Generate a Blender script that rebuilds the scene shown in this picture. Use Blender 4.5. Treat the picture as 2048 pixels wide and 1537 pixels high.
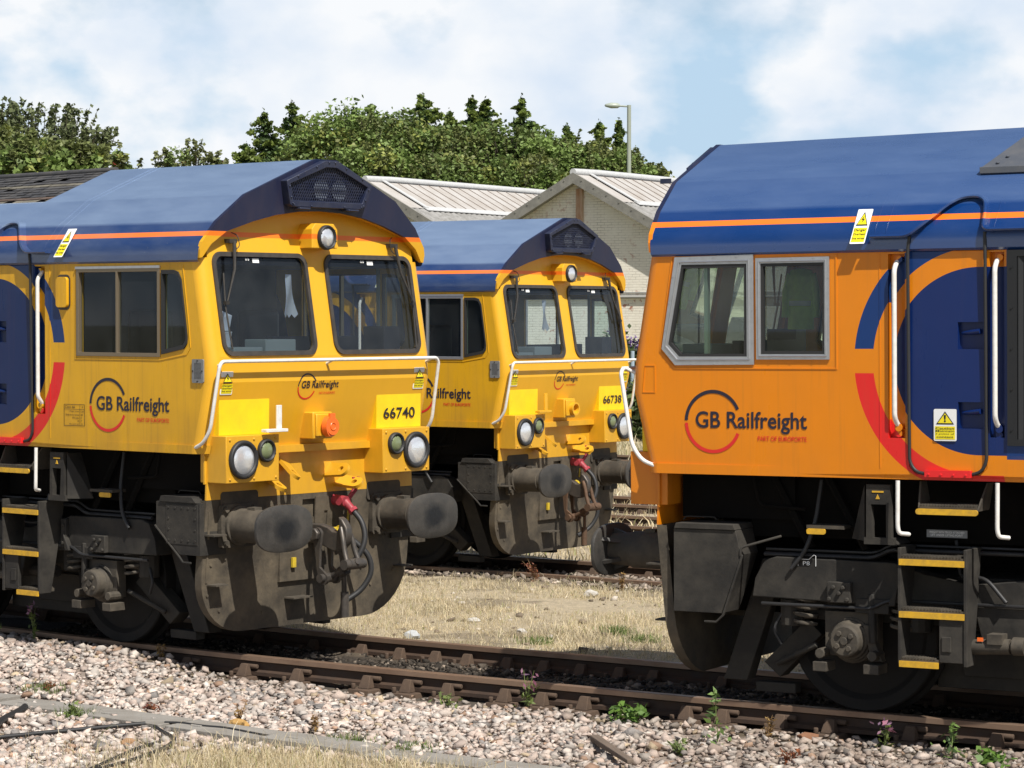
import bpy, bmesh, math, random
import numpy as np
from mathutils import Vector, Matrix
from mathutils.geometry import delaunay_2d_cdt
R = math.radians
random.seed(7); rng = np.random.default_rng(7)
for o in list(bpy.data.objects): bpy.data.objects.remove(o)
SC = bpy.context.scene; COL = SC.collection

# ------------------------------------------------------------------ camera, sky, sun, exposure
camd = bpy.data.cameras.new('camera'); cam = bpy.data.objects.new('camera', camd); COL.objects.link(cam)
rt, up, fw = Vector((.865155, .501504, .000258)), Vector((-.013417, .022632, .999654)), Vector((-.501325, .864859, -.026309))
cam.matrix_world = Matrix(((rt.x, up.x, -fw.x, 0), (rt.y, up.y, -fw.y, -17.4711), (rt.z, up.z, -fw.z, 2.6967), (0, 0, 0, 1)))
camd.sensor_width = 36; camd.lens = 5268.4 / 2048 * 36; camd.clip_start = .5; camd.clip_end = 3000
SC.camera = cam
SUN = Vector((.64, -.40, 1.0)).normalized()
W = bpy.data.worlds.new('World'); SC.world = W; W.use_nodes = True
SKY_STRENGTH, CLOUD, HAZE = .06, (13.2, 13.5, 13.9), (7.7, 10.5, 13.3)

def world_nodes():
    nt = W.node_tree; N = nt.nodes; L = nt.links
    bg = N['Background']; bg.inputs['Strength'].default_value = SKY_STRENGTH
    sky = N.new('ShaderNodeTexSky'); sky.sky_type = 'NISHITA'; sky.sun_disc = False
    sky.sun_elevation = math.asin(SUN.z); sky.sun_rotation = math.atan2(SUN.x, SUN.y)
    sky.air_density = 1.0; sky.dust_density = 1.6; sky.ozone_density = 1.2
    tc = N.new('ShaderNodeTexCoord'); mp = N.new('ShaderNodeMapping'); mp.inputs['Scale'].default_value = (1, 1, 1.55)
    L.new(tc.outputs['Generated'], mp.inputs['Vector'])
    n1 = N.new('ShaderNodeTexNoise'); n1.inputs['Scale'].default_value = 17.0; n1.inputs['Detail'].default_value = 9; n1.inputs['Roughness'].default_value = .50
    n1.inputs['Distortion'].default_value = .0
    L.new(mp.outputs[0], n1.inputs['Vector'])
    n2 = N.new('ShaderNodeTexNoise'); n2.inputs['Scale'].default_value = 5.5; n2.inputs['Detail'].default_value = 5
    L.new(mp.outputs[0], n2.inputs['Vector'])
    ad = N.new('ShaderNodeMath'); ad.operation = 'MULTIPLY_ADD'; ad.inputs[1].default_value = .55
    L.new(n2.outputs[0], ad.inputs[0]); L.new(n1.outputs[0], ad.inputs[2])
    rp = N.new('ShaderNodeValToRGB'); rp.color_ramp.elements[0].position = .62; rp.color_ramp.elements[1].position = .79
    L.new(ad.outputs[0], rp.inputs[0])
    # bright tops and soft grey-blue bellies
    n3 = N.new('ShaderNodeTexNoise'); n3.inputs['Scale'].default_value = 15; n3.inputs['Detail'].default_value = 7
    L.new(mp.outputs[0], n3.inputs['Vector'])
    rc = N.new('ShaderNodeValToRGB'); rc.color_ramp.elements[0].position = .36; rc.color_ramp.elements[1].position = .60
    rc.color_ramp.elements[0].color = (CLOUD[0] * .74, CLOUD[1] * .83, CLOUD[2] * .94, 1); rc.color_ramp.elements[1].color = (*CLOUD, 1)
    L.new(n3.outputs[0], rc.inputs[0])
    # summer haze low down, open blue overhead: both clouds and haze thin out with height
    sp = N.new('ShaderNodeSeparateXYZ'); L.new(tc.outputs['Generated'], sp.inputs[0])
    hz = N.new('ShaderNodeMapRange'); hz.inputs['From Min'].default_value = .10; hz.inputs['From Max'].default_value = .20; hz.inputs['To Min'].default_value = .85; hz.inputs['To Max'].default_value = 0
    L.new(sp.outputs[2], hz.inputs[0])
    m0 = N.new('ShaderNodeMix'); m0.data_type = 'RGBA'; L.new(hz.outputs[0], m0.inputs[0]); L.new(sky.outputs[0], m0.inputs[6]); m0.inputs[7].default_value = (*HAZE, 1)
    hc = N.new('ShaderNodeMapRange'); hc.inputs['From Min'].default_value = .12; hc.inputs['From Max'].default_value = .30; hc.inputs['To Min'].default_value = 1; hc.inputs['To Max'].default_value = .04
    L.new(sp.outputs[2], hc.inputs[0]); mu = N.new('ShaderNodeMath'); mu.operation = 'MULTIPLY'; L.new(rp.outputs[0], mu.inputs[0]); L.new(hc.outputs[0], mu.inputs[1])
    mx = N.new('ShaderNodeMix'); mx.data_type = 'RGBA'
    L.new(mu.outputs[0], mx.inputs[0]); L.new(m0.outputs[2], mx.inputs[6]); L.new(rc.outputs[0], mx.inputs[7])
    L.new(mx.outputs[2], bg.inputs['Color'])
world_nodes()
sl = bpy.data.lights.new('sun', 'SUN'); sun = bpy.data.objects.new('sun', sl); COL.objects.link(sun)
sl.energy = 5.0; sl.angle = R(.5); sl.color = (1, .955, .88)
sun.rotation_euler = SUN.to_track_quat('Z', 'Y').to_euler()
SC.view_settings.view_transform = 'Standard'; SC.view_settings.look = 'None'; SC.view_settings.gamma = 1
SC.view_settings.exposure = .25

# ------------------------------------------------------------------ materials
def nodes(m):
    m.use_nodes = True; nt = m.node_tree; return nt, nt.nodes, nt.links, nt.nodes['Principled BSDF']
MATS = {}
def mat(name, col, rough=.5, metal=0, dirt=None, bump=0, bscale=60, coat=0, spec=.5, stretch=(1, 1, 1)):
    """dirt = (colour, amount, scale): blotchy dust or grime with a shape of its own"""
    if name in MATS: return MATS[name]
    m = bpy.data.materials.new(name); nt, N, L, P = nodes(m)
    P.inputs['Base Color'].default_value = (*col, 1); P.inputs['Roughness'].default_value = rough
    P.inputs['Metallic'].default_value = metal; P.inputs['Coat Weight'].default_value = coat; P.inputs['Specular IOR Level'].default_value = spec
    tc = N.new('ShaderNodeTexCoord'); mp = N.new('ShaderNodeMapping'); mp.inputs['Scale'].default_value = stretch
    L.new(tc.outputs['Object'], mp.inputs['Vector'])
    if dirt: add_dirt(nt, N, L, P, mp.outputs[0], None, col, dirt, rough)
    if bump:
        n = N.new('ShaderNodeTexNoise'); n.inputs['Scale'].default_value = bscale; n.inputs['Detail'].default_value = 5
        L.new(mp.outputs[0], n.inputs['Vector'])
        b = N.new('ShaderNodeBump'); b.inputs['Strength'].default_value = bump; b.inputs['Distance'].default_value = .01
        L.new(n.outputs[0], b.inputs['Height']); L.new(b.outputs[0], P.inputs['Normal'])
    MATS[name] = m; return m
def add_dirt(nt, N, L, P, vec, colsock, col, dirt, rough):
    dc, amt, scale = dirt
    n = N.new('ShaderNodeTexNoise'); n.inputs['Scale'].default_value = scale; n.inputs['Detail'].default_value = 8; n.inputs['Roughness'].default_value = .65
    L.new(vec, n.inputs['Vector'])
    rp = N.new('ShaderNodeValToRGB'); rp.color_ramp.elements[0].position = .40; rp.color_ramp.elements[1].position = .72
    rp.color_ramp.elements[0].color = (amt * .25,) * 3 + (1,); rp.color_ramp.elements[1].color = (amt,) * 3 + (1,)
    L.new(n.outputs[0], rp.inputs[0])
    mx = N.new('ShaderNodeMix'); mx.data_type = 'RGBA'; L.new(rp.outputs[0], mx.inputs[0])
    if colsock: L.new(colsock, mx.inputs[6])
    else: mx.inputs[6].default_value = (*col, 1)
    mx.inputs[7].default_value = (*dc, 1); L.new(mx.outputs[2], P.inputs['Base Color'])
    r = N.new('ShaderNodeMath'); r.operation = 'MULTIPLY_ADD'; r.inputs[1].default_value = .45; r.inputs[2].default_value = rough; r.use_clamp = True
    L.new(rp.outputs[0], r.inputs[0]); L.new(r.outputs[0], P.inputs['Roughness'])
class NB:
    """tiny node-maths helper"""
    def __init__(s, nt): s.nt = nt; s.N = nt.nodes; s.L = nt.links
    def m(s, op, a, b=None, c=None):
        n = s.N.new('ShaderNodeMath'); n.operation = op
        for i, x in enumerate((a, b, c)):
            if x is None: continue
            if isinstance(x, (int, float)): n.inputs[i].default_value = x
            else: s.L.new(x, n.inputs[i])
        return n.outputs[0]
    def mix(s, f, a, b):
        n = s.N.new('ShaderNodeMix'); n.data_type = 'RGBA'
        for i, x in ((0, f), (6, a), (7, b)):
            if isinstance(x, tuple): n.inputs[i].default_value = (*x, 1)
            elif isinstance(x, (int, float)): n.inputs[i].default_value = x
            else: s.L.new(x, n.inputs[i])
        return n.outputs[2]
    def xyz(s, kind='Object'):
        tc = s.N.new('ShaderNodeTexCoord'); sp = s.N.new('ShaderNodeSeparateXYZ'); s.L.new(tc.outputs[kind], sp.inputs[0]); return sp.outputs, tc.outputs[kind]
    def noise(s, vec, scale, detail=5, rough=.55):
        n = s.N.new('ShaderNodeTexNoise'); n.inputs['Scale'].default_value = scale; n.inputs['Detail'].default_value = detail; n.inputs['Roughness'].default_value = rough
        s.L.new(vec, n.inputs['Vector']); return n.outputs[0]
    def gt(s, a, b): return s.m('GREATER_THAN', a, b)
    def lt(s, a, b): return s.m('LESS_THAN', a, b)
    def rng(s, v, a, c): return s.m('MULTIPLY_ADD', s.m('SUBTRACT', s.m('MINIMUM', s.m('MAXIMUM', v, a), c), a), 1 / (c - a), 0.0)
    def ramp(s, v, p0, p1, c0=(0, 0, 0), c1=(1, 1, 1)):
        n = s.N.new('ShaderNodeValToRGB'); e = n.color_ramp.elements; e[0].position = p0; e[1].position = p1; e[0].color = (*c0, 1); e[1].color = (*c1, 1)
        s.L.new(v, n.inputs[0]); return n.outputs[0]
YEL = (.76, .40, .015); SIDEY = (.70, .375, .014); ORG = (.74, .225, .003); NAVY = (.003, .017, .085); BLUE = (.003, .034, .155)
RED = (.72, .016, .018); STRIPE = (.95, .20, .012)
def livery(kind, part):
    """paint scheme by place on the engine: ring by the door, stripe along the roof, blue behind"""
    key = 'paint_%s_%s' % (kind, part)
    if key in MATS: return MATS[key]
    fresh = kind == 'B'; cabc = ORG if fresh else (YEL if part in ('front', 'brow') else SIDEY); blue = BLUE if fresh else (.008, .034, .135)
    m = bpy.data.materials.new(key); nt, N, L, P = nodes(m); b = NB(nt); (x, y, z), vec = b.xyz()
    u = b.m('MULTIPLY', x, -1)
    if part == 'side':
        d = b.m('MINIMUM', b.m('SUBTRACT', u, 2.335), 0); e = b.m('SUBTRACT', z, 2.39)
        r = b.m('SQRT', b.m('ADD', b.m('MULTIPLY', d, d), b.m('MULTIPLY', e, e)))
        c = cabc
        ring = b.m('MULTIPLY', b.gt(r, .735), b.lt(r, .868))
        c = b.mix(b.m('MULTIPLY', ring, b.gt(z, 2.47)), c, blue)
        c = b.mix(b.m('MULTIPLY', b.m('MULTIPLY', ring, b.lt(z, 2.31)), b.lt(u, 2.5)), c, RED)
        c = b.mix(b.lt(r, .606), c, NAVY if not fresh else (.002, .018, .11))
        c = b.mix(b.m('MULTIPLY', b.gt(u, 2.52), b.gt(z, 1.76)), c, blue)
        c = b.mix(b.m('MULTIPLY', b.gt(u, 1.9), b.gt(b.m('SUBTRACT', z, b.m('MULTIPLY', .0, u)), 3.17)), c, blue)
    elif part == 'roof':
        c = b.mix(b.m('MULTIPLY', b.gt(z, 3.307), b.lt(z, 3.345)), blue, STRIPE)
    elif part == 'front':
        c = b.mix(b.m('MULTIPLY', b.gt(z, 3.305), b.lt(z, 3.345)), cabc, STRIPE)
    elif part == 'brow':
        c = b.mix(b.gt(z, 3.308), cabc, STRIPE); c = b.mix(b.gt(z, 3.345), c, (.006, .013, .048))
    if isinstance(c, tuple): c = b.mix(0.0, c, c)
    # travel dust: streaky film, thicker low down on skirts and up on the weathered roofs
    mp = N.new('ShaderNodeMapping'); mp.inputs['Scale'].default_value = (2.2, 2.2, .7) if part != 'roof' else (.7, 2, 2); L.new(vec, mp.inputs['Vector'])
    n1 = b.noise(mp.outputs[0], 2.6, 9, .62); n2 = b.noise(vec, 38, 4, .6)
    amt = b.ramp(n1, .35, .78)
    k = {'roof': .04 if fresh else .30, 'side': .11 if fresh else .20, 'front': .08, 'brow': .08}[part]
    dust = (.20, .24, .30) if part == 'roof' else (.24, .13, .045)
    pale = c; c = b.mix(b.m('MULTIPLY', amt, k), c, dust)
    if part in ('side', 'front'):
        low = b.m('SUBTRACT', 1, b.rng(z, 1.60, 2.02))
        c = b.mix(b.m('MULTIPLY', b.m('MULTIPLY', low, n1), .16 if fresh else .42), c, (.17, .085, .03))
    if part == 'roof':  # dust and bleaching, with sky sheen painted in, paler on the higher sheets
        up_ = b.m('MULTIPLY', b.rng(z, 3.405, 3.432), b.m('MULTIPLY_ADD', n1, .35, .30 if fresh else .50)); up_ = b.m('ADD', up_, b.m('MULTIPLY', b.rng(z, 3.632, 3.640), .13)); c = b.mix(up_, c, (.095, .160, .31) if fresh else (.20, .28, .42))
    if part == 'side':  # rain streaks running down the sheets
        ms = N.new('ShaderNodeMapping'); ms.inputs['Scale'].default_value = (16, 16, .55); L.new(vec, ms.inputs['Vector']); st = b.ramp(b.noise(ms.outputs[0], 1.6, 4, .6), .54, .74)
        c = b.mix(b.m('MULTIPLY', st, .16 if fresh else .30), c, (.20, .105, .035))
    spk = b.ramp(n2, .68, .76)
    c = b.mix(b.m('MULTIPLY', spk, .22 if not fresh else .06), c, (.42, .40, .36) if part == 'roof' else (.20, .11, .04))
    if part == 'side':  # the film hardly shows on the blue
        isb = b.m('MAXIMUM', b.lt(r, .606), b.m('MULTIPLY', ring, b.gt(z, 2.47))); c = b.mix(b.m('MULTIPLY', isb, .85), c, pale)
    L.new(c, P.inputs['Base Color'])
    r0 = {'roof': .24 if fresh else .30, 'side': .26, 'front': .36, 'brow': .4}[part]
    L.new(b.m('MULTIPLY_ADD', amt, .28, r0), P.inputs['Roughness'])
    P.inputs['Coat Weight'].default_value = {'roof': 1.0, 'side': .12 if fresh else .06}.get(part, .1); P.inputs['Coat Roughness'].default_value = .10 if fresh else .22
    P.inputs['Specular IOR Level'].default_value = .5 if part != 'side' else .32
    bp = N.new('ShaderNodeBump'); bp.inputs['Strength'].default_value = .34; bp.inputs['Distance'].default_value = .02
    L.new(b.noise(vec, 1.7, 3), bp.inputs['Height']); L.new(bp.outputs[0], P.inputs['Normal'])
    MATS[key] = m; return m
def glass(name, tint=(.55, .66, .64), gloss=1.0):
    if name in MATS: return MATS[name]
    m = bpy.data.materials.new(name); nt, N, L, P = nodes(m); N.remove(P); out = N['Material Output']
    t = N.new('ShaderNodeBsdfTransparent'); t.inputs[0].default_value = (*tint, 1)
    g = N.new('ShaderNodeBsdfGlossy'); g.inputs['Roughness'].default_value = .015; g.inputs[0].default_value = (.9, .95, 1, 1)
    f = N.new('ShaderNodeFresnel'); f.inputs[0].default_value = 1.52
    k = N.new('ShaderNodeMath'); k.operation = 'MULTIPLY'; k.inputs[1].default_value = gloss; k.use_clamp = True
    L.new(f.outputs[0], k.inputs[0])
    x = N.new('ShaderNodeMixShader'); L.new(k.outputs[0], x.inputs[0]); L.new(t.outputs[0], x.inputs[1]); L.new(g.outputs[0], x.inputs[2])
    tc = N.new('ShaderNodeTexCoord'); nn = N.new('ShaderNodeTexNoise'); nn.inputs['Scale'].default_value = 3.5; nn.inputs['Detail'].default_value = 8; L.new(tc.outputs['Object'], nn.inputs['Vector'])
    fm = N.new('ShaderNodeMapRange'); fm.inputs['From Min'].default_value = .35; fm.inputs['From Max'].default_value = .75; fm.inputs['To Min'].default_value = .012; fm.inputs['To Max'].default_value = .045; L.new(nn.outputs[0], fm.inputs[0])
    df = N.new('ShaderNodeBsdfDiffuse'); df.inputs[0].default_value = (.42, .46, .47, 1); y = N.new('ShaderNodeMixShader'); L.new(fm.outputs[0], y.inputs[0]); L.new(x.outputs[0], y.inputs[1]); L.new(df.outputs[0], y.inputs[2])
    L.new(y.outputs[0], out.inputs[0]); MATS[name] = m; return m
DUST = (.20, .165, .115)
def M(n):
    d = {
        'black': lambda: mat('black_paint', (.012, .012, .013), .5, dirt=((.10, .085, .065), .5, 9)),
        'grime': lambda: mat('brake_dust_black', (.020, .018, .015), .62, dirt=((.135, .112, .082), .8, 5), bump=.25, bscale=30),
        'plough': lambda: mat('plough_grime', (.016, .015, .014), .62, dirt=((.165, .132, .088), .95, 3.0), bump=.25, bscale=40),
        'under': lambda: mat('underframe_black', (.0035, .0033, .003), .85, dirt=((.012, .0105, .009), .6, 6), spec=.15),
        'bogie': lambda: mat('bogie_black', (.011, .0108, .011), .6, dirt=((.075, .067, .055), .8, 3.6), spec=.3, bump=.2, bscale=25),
        'steel': lambda: mat('worn_steel', (.17, .155, .14), .42, .75, dirt=((.11, .09, .07), .7, 14)),
        'coupler': lambda: mat('greasy_steel', (.085, .08, .076), .36, .55, dirt=((.16, .13, .10), .6, 18)),
        'rusty': lambda: mat('rusty_steel', (.15, .085, .05), .6, .3, dirt=((.07, .05, .035), .7, 18)),
        'rubber': lambda: mat('rubber', (.022, .022, .023), .55),
        'seal': lambda: mat('window_seal', (.030, .027, .025), .5, dirt=((.12, .10, .08), .4, 12)),
        'alu': lambda: mat('aluminium', (.52, .53, .55), .34, .8, dirt=((.28, .27, .26), .35, 16)),
        'bronze': lambda: mat('brown_anodised', (.24, .19, .13), .4, .6),
        'white': lambda: mat('white_paint', (.80, .79, .76), .42, dirt=((.36, .32, .26), .4, 22)),
        'yellow': lambda: mat('step_yellow', (.78, .44, .015), .5, dirt=((.14, .10, .05), .55, 18)),
        'sign': lambda: mat('sign_white', (.82, .83, .82), .4),
        'signy': lambda: mat('sign_yellow', (.86, .72, .015), .4),
        'ink': lambda: mat('sign_black', (.014, .014, .016), .5),
        'plate': lambda: mat('reflective_yellow', (.90, .64, .006), .42, dirt=((.5, .32, .02), .35, 7)),
        'navy': lambda: mat('navy_paint', (.006, .013, .048), .4, dirt=((.10, .10, .11), .35, 10)),
        'letter': lambda: mat('letter_navy', (.016, .014, .030), .5),
        'letred': lambda: mat('letter_red', (.66, .02, .016), .5),
        'cap': lambda: mat('orange_plastic', (.86, .155, .02), .38),
        'redcock': lambda: mat('red_cock', (.40, .035, .055), .42, dirt=((.10, .04, .035), .5, 20)),
        'yelcock': lambda: mat('yellow_cock', (.70, .50, .03), .45, dirt=((.10, .08, .04), .5, 20)),
        'lens': lambda: lensmat(),
        'green': lambda: mat('tail_lens', (.20, .24, .12), .18, dirt=((.08, .09, .05), .4, 120), coat=.6),
        'inner': lambda: mat('cab_lining', (.020, .030, .062), .7),
        'pillar': lambda: mat('cab_pillar', (.36, .42, .36), .6),
        'console': lambda: mat('console_grey', (.36, .40, .37), .5),
        'dark': lambda: mat('cab_dark', (.008, .010, .022), .6),
        'vent': lambda: mat('grey_vent', (.20, .21, .22), .5, dirt=((.12, .10, .08), .4, 20)),
        'fanplate': lambda: mat('roof_plate_grey', (.075, .085, .105), .4, dirt=((.16, .15, .14), .4, 8)),
        'grille': lambda: mat('intake_black', (.010, .011, .013), .6),
    }
    return d[n]()
def lensmat():
    if 'lens' in MATS: return MATS['lens']
    m = bpy.data.materials.new('headlamp_lens'); nt, N, L, P = nodes(m); b = NB(nt); (x, y, z), vec = b.xyz()
    v = N.new('ShaderNodeTexVoronoi'); v.inputs['Scale'].default_value = 70; L.new(vec, v.inputs['Vector'])
    P.inputs['Base Color'].default_value = (.78, .80, .83, 1); P.inputs['Metallic'].default_value = .55; P.inputs['Roughness'].default_value = .2
    P.inputs['Coat Weight'].default_value = 1
    bp = N.new('ShaderNodeBump'); bp.inputs['Strength'].default_value = .10; bp.inputs['Distance'].default_value = .01
    L.new(v.outputs[0], bp.inputs['Height']); L.new(bp.outputs[0], P.inputs['Normal']); MATS['lens'] = m; return m

# ------------------------------------------------------------------ mesh helpers
def link(name, me, parent=None):
    o = bpy.data.objects.new(name, me); COL.objects.link(o)
    if parent: o.parent = parent
    return o
def tag(o, label=None, cat=None, group=None, kind=None):
    if label: o['label'] = label
    if cat: o['category'] = cat
    if group: o['group'] = group
    if kind: o['kind'] = kind
    return o
def empty(name, loc=(0, 0, 0), rz=0):
    o = bpy.data.objects.new(name, None); COL.objects.link(o); o.location = loc; o.rotation_euler = (0, 0, rz); o.empty_display_size = .3; return o
def tri_region(outer, holes=()):
    loops = [outer] + list(holes); vs = []; es = []; fs = []
    for lp in loops:
        k = len(vs); n = len(lp); vs += [Vector(p) for p in lp]; es += [(k + i, k + (i + 1) % n) for i in range(n)]; fs.append([k + i for i in range(n)])
    V, E_, F, *_ = delaunay_2d_cdt(vs, [], fs, 2, 1e-6)
    return [tuple(v) for v in V], [list(f) for f in F]
def rrect(a0, a1, b0, b1, r, n=5):
    out = []
    for cx, cy, s in ((a1 - r, b1 - r, 0), (a0 + r, b1 - r, 90), (a0 + r, b0 + r, 180), (a1 - r, b0 + r, 270)):
        for i in range(n + 1):
            t = R(s + 90 * i / n); out.append((cx + r * math.cos(t), cy + r * math.sin(t)))
    return out
def circ(ca, cb, r, n=24, a0=0, a1=360):
    full = abs(a1 - a0) >= 360
    return [(ca + r * math.cos(R(a0 + (a1 - a0) * i / (n if full else n - 1))), cb + r * math.sin(R(a0 + (a1 - a0) * i / (n if full else n - 1)))) for i in range(n)]
class MB:
    def __init__(s, fn=None): s.v = []; s.f = []; s.mi = []; s.fn = fn; s.cur = 0
    def mat(s, i): s.cur = i; return s
    def add(s, vs, fs):
        k = len(s.v); s.v += [tuple(p) for p in vs]; s.f += [[k + i for i in f] for f in fs]; s.mi += [s.cur] * len(fs); return s
    def box(s, x0, x1, y0, y1, z0, z1):
        return s.add([(x, y, z) for x in (x0, x1) for y in (y0, y1) for z in (z0, z1)],
                     [(0, 1, 3, 2), (4, 6, 7, 5), (0, 4, 5, 1), (2, 3, 7, 6), (0, 2, 6, 4), (1, 5, 7, 3)])
    def hexa(s, p):  # 8 corners: bottom 4 in order, top 4 in order
        return s.add(p, [(3, 2, 1, 0), (4, 5, 6, 7), (0, 1, 5, 4), (1, 2, 6, 5), (2, 3, 7, 6), (3, 0, 4, 7)])
    def slab(s, outer, fn, t0, t1, holes=()):
        """flat region with holes; fn(a, b, t) gives the 3-D point; closed between t0 and t1"""
        V, F = tri_region(outer, holes); n = len(V)
        s.add([fn(a, b, t0) for a, b in V] + [fn(a, b, t1) for a, b in V], [f[::-1] for f in F] + [[i + n for i in f] for f in F])
        for lp in [outer] + list(holes):
            m = len(lp); s.add([fn(a, b, t0) for a, b in lp] + [fn(a, b, t1) for a, b in lp], [(i, (i + 1) % m, m + (i + 1) % m, m + i) for i in range(m)])
        return s
    def sheet(s, outer, fn, t, holes=()):
        V, F = tri_region(outer, holes); return s.add([fn(a, b, t) for a, b in V], F)
    def ring(s, rings, close=True, cap=True):
        n = len(rings[0]); k = []; vs = [p for r in rings for p in r]
        for j in range(len(rings) - 1):
            for i in range(n if close else n - 1):
                a = j * n + i; b = j * n + (i + 1) % n; k.append((a, b, b + n, a + n))
        if cap and close: k.append(list(range(n))[::-1]); k.append([(len(rings) - 1) * n + i for i in range(n)])
        return s.add(vs, k)
    def tube(s, path, r, n=10, cap=True):
        pts = [Vector(p) for p in path]; rings = []; up = None
        rr = r if isinstance(r, (list, tuple)) else [r] * len(pts)
        for i, p in enumerate(pts):
            d = (pts[min(i + 1, len(pts) - 1)] - pts[max(i - 1, 0)]).normalized()
            if up is None: up = d.orthogonal().normalized()
            up = (up - d * up.dot(d)); up = up.normalized() if up.length > 1e-6 else d.orthogonal().normalized()
            w = d.cross(up); rings.append([p + (up * math.cos(2 * math.pi * k / n) + w * math.sin(2 * math.pi * k / n)) * rr[i] for k in range(n)])
        return s.ring(rings, True, cap)
    def cyl(s, p0, p1, r, n=16, r2=None): return s.tube([p0, p1], [r, r if r2 is None else r2], n)
    def bolt(s, p, d, r=.012, h=.012): return s.cyl(p, Vector(p) + Vector(d) * h, r, 6)
    def build(s, name, mats, parent=None, smooth=35, bevel=0, label=None):
        me = bpy.data.meshes.new(name); vs = [s.fn(*p) for p in s.v] if s.fn else s.v
        me.from_pydata([tuple(v) for v in vs], [], s.f)
        for m in (mats if isinstance(mats, (list, tuple)) else [mats]): me.materials.append(m)
        me.polygons.foreach_set('material_index', s.mi)
        bm = bmesh.new(); bm.from_mesh(me); bmesh.ops.remove_doubles(bm, verts=bm.verts, dist=1e-5); bmesh.ops.recalc_face_normals(bm, faces=bm.faces); bm.to_mesh(me); bm.free()
        if smooth:
            me.polygons.foreach_set('use_smooth', [True] * len(me.polygons)); me.set_sharp_from_angle(angle=R(smooth))
        me.update(); o = link(name, me, parent)
        if bevel:
            b = o.modifiers.new('bevel', 'BEVEL'); b.width = bevel; b.segments = 2; b.limit_method = 'ANGLE'; b.angle_limit = R(40); b.use_clamp_overlap = True
        if label: o['label'] = label
        return o
def bend(pts, r=.05, n=5):
    """round the corners of a polyline"""
    P = [Vector(p) for p in pts]; out = [P[0]]
    for i in range(1, len(P) - 1):
        a = (P[i - 1] - P[i]); b = (P[i + 1] - P[i]); q = min(r, a.length * .48, b.length * .48); a = P[i] + a.normalized() * q; b = P[i] + b.normalized() * q
        for k in range(n + 1):
            t = k / n; out.append(a * (1 - t) ** 2 + P[i] * 2 * t * (1 - t) + b * t * t)
    return out + [P[-1]]
FONT = {}
def text_geo(body, bold=0):
    if (body, bold) in FONT: return FONT[(body, bold)]
    c = bpy.data.curves.new('lettering', 'FONT'); c.body = body; c.size = 1; c.offset = bold; c.resolution_u = 4
    o = bpy.data.objects.new('lettering', c); COL.objects.link(o); bpy.context.view_layer.update()
    me = bpy.data.meshes.new_from_object(o.evaluated_get(bpy.context.evaluated_depsgraph_get()))
    V = [(v.co.x, v.co.y) for v in me.vertices]; F = [list(p.vertices) for p in me.polygons]
    bpy.data.objects.remove(o); bpy.data.curves.remove(c); bpy.data.meshes.remove(me)
    xs = [v[0] for v in V]; ys = [v[1] for v in V]
    FONT[(body, bold)] = (V, F, min(xs), max(xs), min(ys), max(ys)); return FONT[(body, bold)]
def add_text(mb, body, fn, a0, a1, b0, b1, t=.003, bold=0):
    """letters fitted into the rectangle a0..a1, b0..b1 of fn(a, b, t)"""
    V, F, x0, x1, y0, y1 = text_geo(body, bold)
    mb.add([fn(a0 + (x - x0) / (x1 - x0) * (a1 - a0), b0 + (y - y0) / (y1 - y0) * (b1 - b0), t) for x, y in V], F)
def arc_band(mb, fn, ca, cb, r0, r1, d0, d1, t=.003, n=40):
    a = circ(ca, cb, r0, n, d0, d1); b = circ(ca, cb, r1, n, d0, d1)
    mb.add([fn(*p, t) for p in a] + [fn(*p, t) for p in b], [(i, i + 1, n + i + 1, n + i) for i in range(n - 1)])

exec_parts = []
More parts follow.
